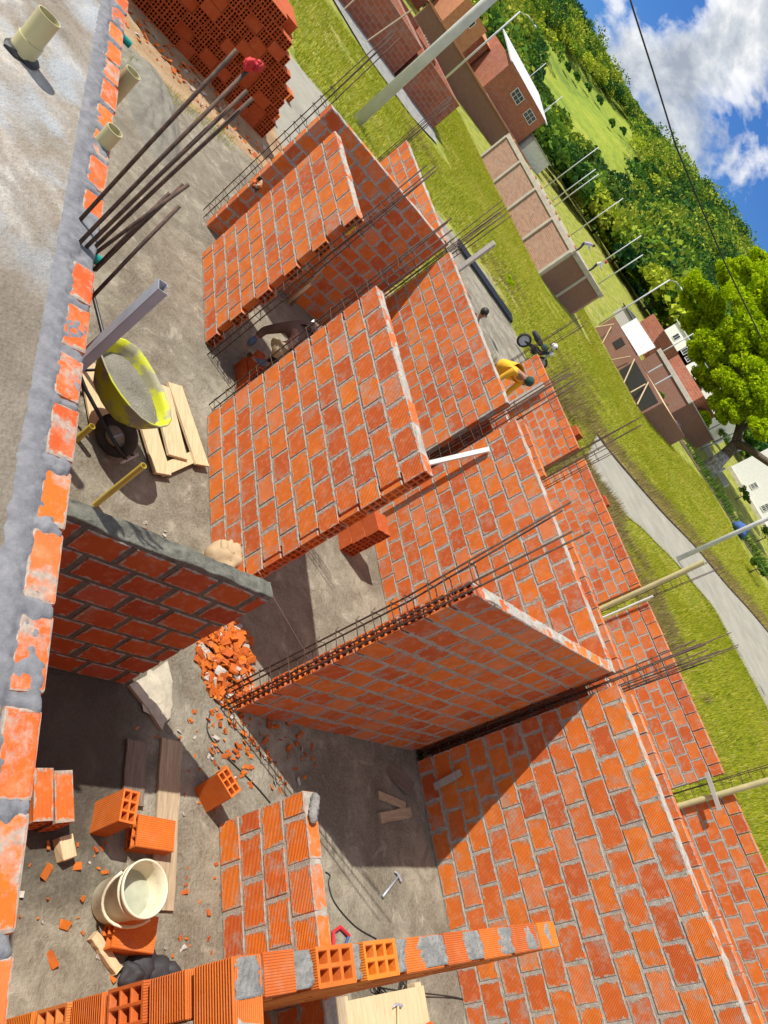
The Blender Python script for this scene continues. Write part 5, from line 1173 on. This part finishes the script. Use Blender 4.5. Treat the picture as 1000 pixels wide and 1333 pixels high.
p = onyr(290, 495, y0+1.5); person('worker in a white shirt inside the brown house shell', standing(p[0], y0+1.5, gz(0, y0+1.5), 1.65, (.2, -1), .4), 'cloth_w', 'cloth_dk', 'hair', sub=1, fingers=False)

# ------------------------------------------------------------------ lamp posts, poles, wires
def lamppost(label, x, y, h, r0, r1, arm=None, mt='pole'):
    z = gz(x, y); t = thing('lamp_post', label, 'lamp post', (x, y, z)); mb = MB(); mb.tube([(x, y, z-.1), (x, y, z+h*.5), (x, y, z+h)], [r0, (r0+r1)/2, r1], 14); mb.build('shaft', M[mt], t, smooth='all')
    if arm:
        ax_, ay_ = arm; mb = MB(); mb.tube([(x, y, z+h-.05), (x+ax_*.5, y+ay_*.5, z+h+.35), (x+ax_, y+ay_, z+h+.4)], .035, 8); mb.build('bracket', M['galv'], t, smooth='all')
        mb = MB(); mb.blob((x+ax_*1.2, y+ay_*1.2, z+h+.38), (.30, .16, .08), 2, .05, 2); mb.build('lamp_head', M['galv'], t, smooth='all')
    return t
lamppost('thick grey lamp pole rising behind the shaded cross wall', -23.9, 10.75, 9.5, .20, .13, (1.5, .5))
lamppost('slim grey lamp post at the far side of the concrete lane', -14.6, 32.6, 8.5, .12, .08, (1.2, .6))
b0 = bt(584, 98); tp = topz = None
def ztop(p, u, v): d = ray(u, v); s = (p[0]*d[0]+p[1]*d[1])/(d[0]**2+d[1]**2); return float((CAM+s*d)[2])
def post(label, ub, vb, ut, vt, Y, r=.09, arm=None, mt='pole'):
    a = by(ub, vb, Y); z = ztop(a, ut, vt); lamppost(label, float(a[0]), Y, z-gz(a[0], Y), r, r*.7, arm, mt)
    return np.array([a[0], Y, z])
post('lamp post with a curved bracket behind the roofless shells', 584, 98, 677, 14, 33, .11, (1.4, .9))
post('double lamp post between the pale building and the white sheets', 790, 416, 872, 364, 50, .09, (.9, .5))
tops = []
PL = [(715, 240, 779, 191, 'tall thin pole above the right half of the pale building'), (727, 256, 776, 221, 'thin pole in front of the pale green shrubs, left of a pair'), (731, 262, 778, 224, 'thin pole in front of the pale green shrubs, right of a pair'), (752, 300, 811, 258, 'thin pole right over the end of the pale building'), (778, 345, 836, 308, 'thin pole beside the crouching worker'), (800, 356, 838, 333, 'short thin pole beyond the crouching worker'), (686, 103, 712, 84, 'thin pole left of the white sheet roof'), (708, 145, 734, 128, 'thin pole over the middle of the white sheet roof'), (863, 524, 926, 488, 'slim white post before the brown two-bay house'), (903, 570, 947, 545, 'white post behind the garden wall, taller'), (920, 582, 958, 560, 'white post behind the garden wall, shorter'), (842, 470, 890, 412, 'thin pole between the white corrugated roof and the trees'), (692, 160, 720, 146, 'thin pole right of the two-tone red house')]
for (a, b_, c, d_, l) in PL: tops.append(post(l, a, b_, c, d_, 66 if a < 855 else 70, .09))
for (u, v, l) in ((850, 478, 'short pale post in the brown two-bay house, left'), (862, 492, 'short pale post in the brown two-bay house, right')):
    a = by(u-9, v+9, y2-1); b_ = by(u+11, v-6, y2-1); mb = MB(); mb.tube([(a[0], y2-1, float(a[2])-.5), (a[0], y2-1, float(b_[2]))], .09, 8); o = mb.build('post', M['pole'], org=(a[0], y2-1, gz(0, y2-1))); tag(o, l, 'post')
def wire(label, pts, r):
    mb = MB(); mb.tube(pts, r, 5); o = mb.build('power_cable', M['cable'], org=pts[0], smooth='all'); return tag(o, label, 'cable')
P = [by(u, v, Y) for u, v, Y in ((812, -30, 10), (825, 14, 10.6), (850, 92, 11.8), (880, 190, 13.6), (915, 275, 15.6), (945, 345, 17.6), (990, 438, 21))]
wire('heavy black power cable crossing the clouds', P, .022)
TS = sorted(tops[:7], key=lambda p: p[0])
def sag(a, b, s=.5, n=12):
    return [a+(b-a)*i/n+np.array([0, 0, -s*4*(i/n)*(1-i/n)]) for i in range(n+1)]
end = np.array(by(872, 364, 66)); o_ = np.array([0, 0, .0])
wire('thin wire strung along the poles below the hill, upper', sag(np.array(by(640, 0, 66)), tops[0], .4)+sag(tops[0], tops[3], .3)[1:]+sag(tops[3], tops[4], .3)[1:]+sag(tops[4], end, .3)[1:], .014)
wire('thin wire strung along the poles below the hill, lower', [p-np.array([0, 0, .7]) for p in sag(np.array(by(640, 0, 66)), tops[0], .5)+sag(tops[0], tops[3], .5)[1:]+sag(tops[3], tops[4], .5)[1:]+sag(tops[4], end, .5)[1:]], .012)

# ------------------------------------------------------------------ vegetation
def poly_in(P, x, y):
    n = len(P); ins = np.zeros(len(x), bool); j = n-1
    for i in range(n):
        xi, yi = P[i]; xj, yj = P[j]
        c = ((yi > y) != (yj > y)) & (x < (xj-xi)*(y-yi)/(yj-yi+1e-12)+xi); ins ^= c; j = i
    return ins
LANE = [tuple(p) for p in RN]+[tuple(p) for p in RF[::-1]]
BLD = [(-70, -36.5, 33.5, 41), (-54, -36.2, 8, 22), (-24.8, -15.6, 15.1, 20.6), (-50, -33.5, 46, 62), (-13.4, 4, 6, 13.8), (-22.0, -12.5, 5.5, 8.6), (-25.5, -16, 16, 20.5)]
def blades(name, label, n, x0, x1, y0, y1, hmin, hmax, w, mt, cond=None, seed=1):
    r_ = np.random.default_rng(seed); x = r_.uniform(x0, x1, n); y = r_.uniform(y0, y1, n)
    ok = ~poly_in(LANE, x, y)
    for (a, b, c, d) in BLD: ok &= ~((x > a) & (x < b) & (y > c) & (y < d))
    if cond is not None: ok &= cond(x, y)
    x, y = x[ok], y[ok]; n = len(x); z = ground_z(x, y)-.06
    q = r_.uniform(0, 6.283, n); h = r_.uniform(hmin, hmax, n); ln = r_.uniform(0, .6, n)*h; q2 = r_.uniform(0, 6.283, n); ww = w*r_.uniform(.6, 1.4, n)
    B = np.stack([x, y, z], -1); dx = np.stack([np.cos(q), np.sin(q), 0*q], -1)*ww[:, None]; tpv = B+np.stack([np.cos(q2)*ln, np.sin(q2)*ln, h+.06], -1)
    V = np.stack([B-dx, B+dx, tpv], 1).reshape(-1, 3); Fq = np.arange(3*n).reshape(n, 3)
    o = mesh_np(name, V, Fq, mt); return tag(o, label, 'grass', kind='stuff')
def fld(x, y): return np.sin(x*.37+1.3)*np.cos(y*.29)+.6*np.sin(x*.9+y*.7)+.5*np.sin(x*1.7-y*2.1+2)
blades('lawn_grass', 'short green lawn grass', 330000, -62, -10, 7.5, 42, .04, .14, .014, M['grassblade'], lambda x, y: (y > 7.3+.04*(x+30)) & (fld(x, y) > -1.6), 2)
blades('bright_grass', 'lush bright grass between the lane and the far boundary wall', 110000, -13, 4, 14.6, 42, .06, .20, .014, M['grassblade'], lambda x, y: (x > -11+.0*y) | (fld(x, y) > .2), 3)
blades('far_grass', 'lawn grass towards the ditch', 90000, -48, -14, 38, 62, .06, .18, .02, M['grassblade'], None, 4)
def near_lane(x, y):
    d = np.full(len(x), 99.)
    for p in RF[::1]: d = np.minimum(d, np.hypot(x-p[0], y-p[1]))
    return (d < 2.6)
blades('dry_grass', 'dry straw along the far verge of the lane', 50000, -26, -12, 20, 60, .12, .40, .016, M['drygrass'], near_lane, 5)
blades('dry_grass', 'dry straw behind the far boundary wall and the motorcycle', 34000, -20, -6.0, 14.0, 25, .10, .38, .016, M['drygrass'], lambda x, y: (fld(x*1.3, y*1.1) > -.2), 6)
def in_ditch(x, y):
    P_ = [tuple(p) for p in dA]+[tuple(p) for p in dB[::-1]]; return poly_in(P_, x, y-.2) & (fld(x*2, y*2) > -1.0)
blades('ditch_weeds', 'dark rank weeds filling the ditch before the white house', 26000, -46, -12, 52, 76, .25, .95, .045, M['leaf_dark'], in_ditch, 9)
blades('dry_grass', 'straw coloured patches on the lawn beside the steel profiles', 26000, -34, -12, 16, 34, .06, .26, .016, M['drygrass'], lambda x, y: fld(x*.8+3, y*.8) > .75, 10)
blades('yard_grass', 'thin grass at the foot of the brick stack', 3500, -13.6, -11.2, 2.4, 4.6, .03, .10, .008, M['grassblade'], lambda x, y: (np.abs(x+12.4+.35*(y-3.4)) < .28), 7)

def crown_pts(c, R, nclump, per, seed, cl=.35, hollow=.35):
    r_ = np.random.default_rng(seed); d = r_.normal(size=(nclump, 3)); d /= np.linalg.norm(d, axis=1)[:, None]; d[:, 2] = np.where(d[:, 2] < -.35, -d[:, 2]*.5, d[:, 2])
    rr = r_.uniform(hollow, 1, nclump)**.6; C_ = np.array(c)+d*rr[:, None]*np.array(R)
    P = np.repeat(C_, per, 0); s = np.repeat(r_.uniform(.55, 1.2, nclump), per)[:, None]*cl*np.mean(R); e = r_.normal(size=P.shape); e /= np.linalg.norm(e, axis=1)[:, None]
    return P+e*s*(r_.uniform(.3, 1, len(P))**.5)[:, None]*np.array([1, 1, .65])
def tree(name, label, x, y, h, R, leaf, mt, seed, nclump=26, per=160, group=None, trunk='bark', tr=.2, crown_z=.62, z0=None, lean=(0, 0), low=None):
    z = gz(x, y) if z0 is None else z0; t = thing(name, label, 'tree', (x, y, z), group); rn = random.Random(seed)
    mb = MB(); top = Vector((x+lean[0], y+lean[1], z+h*crown_z)); mid = Vector((x+lean[0]*.4, y+lean[1]*.4, z+h*.3))
    mb.tube([(x, y, z-.2), (x+lean[0]*.1, y+lean[1]*.1, z+h*.1), mid, top], [tr*1.35, tr*1.05, tr*.8, tr*.3], 10)
    for k in range(6):
        a = mid.lerp(top, rn.uniform(.1, .9)); q = rn.uniform(0, 6.28); b = a+Vector((math.cos(q)*R[0]*.7, math.sin(q)*R[1]*.7, R[2]*rn.uniform(.2, .8))); mb.tube([a, a.lerp(b, .5)+Vector((0, 0, -.1*R[2])), b], [tr*.45, tr*.3, tr*.1], 6)
    mb.build('trunk', M[trunk], t, smooth='all')
    P = crown_pts((0, 0, 0), R, nclump, per, seed)+np.array([lean[0], lean[1], h-R[2]*.95]); V, Fq = leaf_quads(P, leaf); mesh_np('crown', V, Fq, M[mt], t)
    return t
# the big tree
b0 = bt(922, 614); zb = gz(b0[0], b0[1])
t = thing('shade_tree', 'big sunlit tree with a limewashed forking trunk by the ditch', 'tree', (b0[0], b0[1], zb))
Yt = float(b0[1])
def tp(u, v, dy=0): return Vector(by(u, v, Yt+dy))
mb = MB(); B0 = Vector((b0[0], b0[1], zb-.3))
mb.tube([B0, tp(935, 600), tp(944, 592)], [1.15, .72, .62], 14, 0); mb.tube([tp(944, 592), tp(952, 584), tp(958, 578)], [.62, .58, .58], 14, 1)
fork = tp(958, 578)
mb.tube([fork, tp(962, 560, .5), tp(968, 535, 0), tp(972, 500, -1), tp(985, 460, 0)], [.5, .42, .36, .3, .12], 10, 1)
mb.tube([fork, tp(972, 582, -.5), tp(990, 595, -1.5), tp(1015, 612, -3), tp(1050, 625, -4)], [.5, .4, .34, .3, .15], 10, 1)
mb.tube([tp(962, 560, .5), tp(985, 548, 1), tp(1010, 535, 2), tp(1040, 510, 3)], [.36, .3, .24, .1], 10, 1)
mb.tube([tp(968, 535), tp(950, 505, 1), tp(935, 470, 2)], [.26, .18, .08], 8, 1)
mb.tube([tp(972, 500, -1), tp(955, 470, -2), tp(930, 440, -2)], [.2, .14, .06], 8, 1)
mb.build('trunk', [M['bark_white'], M['bark']], t, smooth='all')
ctr = [(905, 375, 1.9), (925, 400, 2.2), (945, 365, 2.4), (965, 400, 2.8), (990, 375, 2.8), (900, 430, 2.0), (925, 455, 2.2), (955, 445, 2.6), (985, 430, 2.8), (1010, 410, 3), (915, 495, 1.7), (945, 500, 2.0), (1000, 480, 3), (1030, 450, 3.2), (935, 535, 1.4), (975, 470, 2.5), (1020, 520, 2.8), (1045, 560, 2.8), (1060, 500, 3.2), (985, 345, 1.8), (1025, 370, 2.8), (995, 545, 1.7), (1060, 420, 3), (930, 478, 1.9), (948, 525, 1.8), (900, 505, 1.4), (912, 545, 1.1), (965, 500, 2.2), (918, 425, 2.2), (975, 425, 2.4), (892, 392, 1.3), (902, 460, 1.4), (965, 352, 1.5)]
PT = []; rr = np.random.default_rng(11)
for i, (u, v, R) in enumerate(ctr):
    c = np.array(tp(u, v, rr.uniform(-3.2, 3.2))); PT.append(crown_pts(c, (R*.85, R*.95, R*.72), 34, 150, 100+i, .50, .25))
for i, (u, v, R) in enumerate(((965, 515, 1.9), (978, 488, 2.2), (952, 540, 1.3), (945, 500, 1.8), (990, 520, 1.9), (985, 560, 1.2))):
    PT.append(crown_pts(np.array(tp(u, v, -3.2)), (R, R, R*.75), 30, 110, 300+i, .45, .2))
PT = np.concatenate(PT); V, Fq = leaf_quads(PT-np.array([b0[0], b0[1], zb]), .34); cr = mesh_np('crown', V, Fq, M['leaf_bright'], t)
# shrubs around the ditch and between houses
for i, (u, v, h_, R) in enumerate(((930, 575, 1.6, 1.2), (958, 650, 1.2, 1.0), (896, 566, 1.3, 1.2), (985, 705, 1.4, 1.4), (845, 528, 1.1, 1.1), (975, 745, 1.0, 1.0))):
    p = bt(u, v); tree('shrub', ['shrub at the tree foot', 'low shrub in the ditch, before the white house', 'shrub near the yellow earth patch', 'shrub in the ditch behind the lamp post', 'shrub at the right corner of the brown house shell', 'low shrub at the right end of the ditch'][i], p[0], p[1], h_*1.3, (R, R, h_*.6), .18, 'leaf_dark', 40+i, 14, 70, None, tr=.06)
p = bt(657, 372); tree('shrub', 'small pale flowering weed on the lawn by the steel profiles', p[0], p[1], .5, (.35, .3, .22), .09, 'leaf_bright', 55, 10, 30, tr=.015)

# ------------------------------------------------------------------ hills and forest
AZ = np.radians([60, 90, 110, 122, 128, 131, 134, 137.5, 140.6, 144, 147.6, 150.5, 153, 157, 162, 170, 185, 200])
EL = np.array([3.0, 4.0, 6.0, 7.2, 7.8, 8.1, 8.25, 7.4, 6.85, 6.35, 6.05, 5.9, 5.75, 5.5, 5.1, 4.5, 4, 3.5])
DR = 430.0
def hill_h(az, D):
    Hr = HC+DR*np.tan(np.radians(np.interp(az, AZ, EL))); x = D*np.cos(az); y = D*np.sin(az); b = ground_z(x, y)-3
    f = np.clip((D-165)/(DR-165), 0, 1.6); s = np.where(f < 1, f**1.15*(1-.0*f), 1-(f-1)*.9); s = np.clip(s, 0, 1)
    und = 2.5*np.sin(az*31+D*.02)*np.clip(f, 0, 1)*(1-np.clip(f, 0, 1))*2
    return b*(1-s)+(Hr)*s+und
az = np.radians(np.linspace(62, 198, 150)); Dd = np.linspace(160, 640, 60); A_, D_ = np.meshgrid(az, Dd); Hh = hill_h(A_, D_)
idx = np.arange(A_.size).reshape(A_.shape); Fq = np.stack([idx[:-1, :-1], idx[1:, :-1], idx[1:, 1:], idx[:-1, 1:]], -1).reshape(-1, 4)
o = mesh_np('hills', np.stack([D_*np.cos(A_), D_*np.sin(A_), Hh], -1).reshape(-1, 3), Fq[:, ::-1], M['hill']); tag(o, 'green hill with a bright meadow rising behind the houses', 'hill', kind='structure')
for p in o.data.polygons: p.use_smooth = True
# forest over the hill except the meadow
def azel(u, v): q_ = ray(u, v); return (math.degrees(math.atan2(q_[1], q_[0])), math.degrees(math.atan2(q_[2], math.hypot(q_[0], q_[1]))))
mead = [azel(*p) for p in ((705, 33), (730, 65), (770, 110), (808, 147), (828, 170), (838, 200), (831, 225), (831, 254), (810, 232), (800, 202), (785, 186), (755, 152), (735, 122), (716, 102), (710, 65), (698, 30))]
r_ = np.random.default_rng(77)
n = 6600; a_ = np.radians(r_.uniform(118, 168, n)); D0 = np.sqrt(r_.uniform(125**2, 455**2, n)); h0 = hill_h(a_, D0); h0 = np.where(D0 < 165, ground_z(D0*np.cos(a_), D0*np.sin(a_)), h0)
elv = np.degrees(np.arctan2(h0-HC, D0)); adeg = np.degrees(a_)
ins = poly_in(mead, adeg, elv)
cz = azel(812, 190); ins &= ~((np.hypot((adeg-cz[0])*1.0, (elv-cz[1])*1.6) < .75))    # the copse inside the meadow
hgt = r_.uniform(3.5, 8, n)+5*(r_.random(n) < .12); tint = np.clip(r_.normal(.46, .26, n)+.18*np.sin(a_*40+D0*.03), 0, 1); elt = np.degrees(np.arctan2(h0+hgt-HC, D0))
elm = np.degrees(np.arctan2(h0+hgt*.6-HC, D0)); ins |= poly_in(mead, adeg, elt) | poly_in(mead, adeg, elm)
hgt = np.where((adeg > 138.5) & (adeg < 153.6) & (D0 < 300), hgt*.75, hgt)
ins &= D0 < 402; hgt = np.where(D0 > 402, np.minimum(hgt, 6.5), hgt)
keep = ~ins; hgt = hgt[keep]; tint = tint[keep]; TT = []; a_, D0, h0 = a_[keep], D0[keep], h0[keep]
for (u, v) in ((775, 135), (760, 118), (790, 165), (805, 175), (822, 215), (815, 222), (745, 105), (733, 92)):
    q_ = azel(u, v); aa = math.radians(q_[0]); Ds = np.linspace(170, 425, 300); ee = np.degrees(np.arctan2(hill_h(np.full(300, aa), Ds)-HC, Ds)); k = int(np.argmin(np.abs(ee-q_[1])))
    a_ = np.append(a_, aa); D0 = np.append(D0, Ds[k]); h0 = np.append(h0, hill_h(np.array([aa]), Ds[k:k+1])); hgt = np.append(hgt, 3.2); tint = np.append(tint, .25)
PP = []; SS = []
for i in range(len(a_)):
    hh = hgt[i]; R = hh*r_.uniform(.42, .75); c = np.array([D0[i]*np.cos(a_[i]), D0[i]*np.sin(a_[i]), h0[i]+hh*.55])
    m_ = 130 if D0[i] > 230 else 210; d = r_.normal(size=(m_, 3)); d /= np.linalg.norm(d, axis=1)[:, None]; d[:, 2] = np.abs(d[:, 2])*1.0-.15
    TT.append(np.full(m_, tint[i])); PP.append(c+d*np.array([R, R, hh*.5])*r_.uniform(.72, 1.08, (m_, 1)))
PP = np.concatenate(PP); V, Fq = leaf_quads(PP, 1.15); o = mesh_np('hillside_forest', V, Fq, M['leaf_forest']); at_ = o.data.attributes.new('tree_tint', 'FLOAT', 'POINT'); at_.data.foreach_set('value', np.repeat(np.concatenate(TT), 4).astype(np.float32)); tag(o, 'dense mixed forest covering the hill and its foot', 'forest', kind='stuff')
# single trees one can tell apart at the foot of the hill
TL = ['round dark tree behind the two-tone red house', 'dark tree beyond the white sheet roof', 'tall tree behind the pale brick building', 'spreading tree above the bending worker', 'dark tree right of the crouching worker', 'broad tree beyond the white corrugated roof', 'dark tree left of the big sunlit tree', 'bushy tree between the thin poles', 'pale green tree beside the thin pole pair']
for i, (u, v, Y, h_, R) in enumerate(((672, 70, 92, 9, 4.0), (700, 130, 98, 8, 4.0), (735, 225, 96, 8, 3.8), (768, 275, 98, 8.5, 4.0), (812, 330, 98, 9, 4.2), (850, 395, 100, 9, 4.2), (872, 425, 104, 10, 4.6), (790, 290, 92, 6.5, 3.2), (745, 255, 90, 5, 2.6))):
    a = by(u, v, Y); tree('leafy_tree', TL[i], float(a[0]), Y, h_, (R, R, h_*.40), .55, 'leaf_dark' if i != 8 else 'leaf_bright', 60+i, 22, 110, 'trees at the foot of the hill', tr=.22)

# ------------------------------------------------------------------ sky and sun
W = bpy.data.worlds.new('World'); SC.world = W; W.use_nodes = True; nt = W.node_tree; nt.nodes.clear()
SUN = np.array([.49, .54, -1.0]); SUN /= np.linalg.norm(SUN)
elev = math.asin(-SUN[2]); azs = math.atan2(-SUN[0], -SUN[1])   # compass angle from +Y towards +X
sky = N(nt, 'ShaderNodeTexSky', sky_type='NISHITA'); sky.sun_disc = False; sky.sun_elevation = elev; sky.sun_rotation = azs; sky.air_density = 1.1; sky.dust_density = .4; sky.ozone_density = 2.5
bg = N(nt, 'ShaderNodeBackground'); bg.inputs[1].default_value = .055
out = N(nt, 'ShaderNodeOutputWorld')
d = N(nt, 'ShaderNodeTexCoord').outputs['Generated']; sp = N(nt, 'ShaderNodeSeparateXYZ'); L(nt, d, sp.inputs[0])
mpn = N(nt, 'ShaderNodeMapping'); mpn.inputs['Scale'].default_value = (5.2, 5.2, 8.5); mpn.inputs['Location'].default_value = (2.15, 3.2, .9); L(nt, d, mpn.inputs[0])
n1 = noise(nt, mpn.outputs[0], 1.0, 12, .56, .25); n2 = noise(nt, mpn.outputs[0], 1.5, 10, .6, .2)
cm = ramp(nt, n1, [(.43, 0), (.485, .75), (.54, 1)])
shade = ramp(nt, n2, [(.36, (6, 6.8, 8.2)), (.46, (10.6, 11.2, 12)), (.54, (16, 16, 16))])
skyc = mix(nt, 1.0, sky.outputs[0], (.46, .90, 1.7), 'MULTIPLY')
L(nt, mix(nt, cm, skyc, shade), bg.inputs[0]); L(nt, bg.outputs[0], out.inputs[0])
sl = bpy.data.lights.new('sun', 'SUN'); sl.energy = 5.0; sl.angle = math.radians(.53); sl.color = (1, .94, .84)
so = bpy.data.objects.new('sun', sl); COL.objects.link(so); so.rotation_euler = Vector(SUN).to_track_quat('-Z', 'Y').to_euler()
SC.view_settings.view_transform = 'Standard'; SC.view_settings.look = 'None'; SC.view_settings.exposure = .24; SC.view_settings.gamma = 1
for o in bpy.data.objects:
    if '_org' in o: del o['_org']
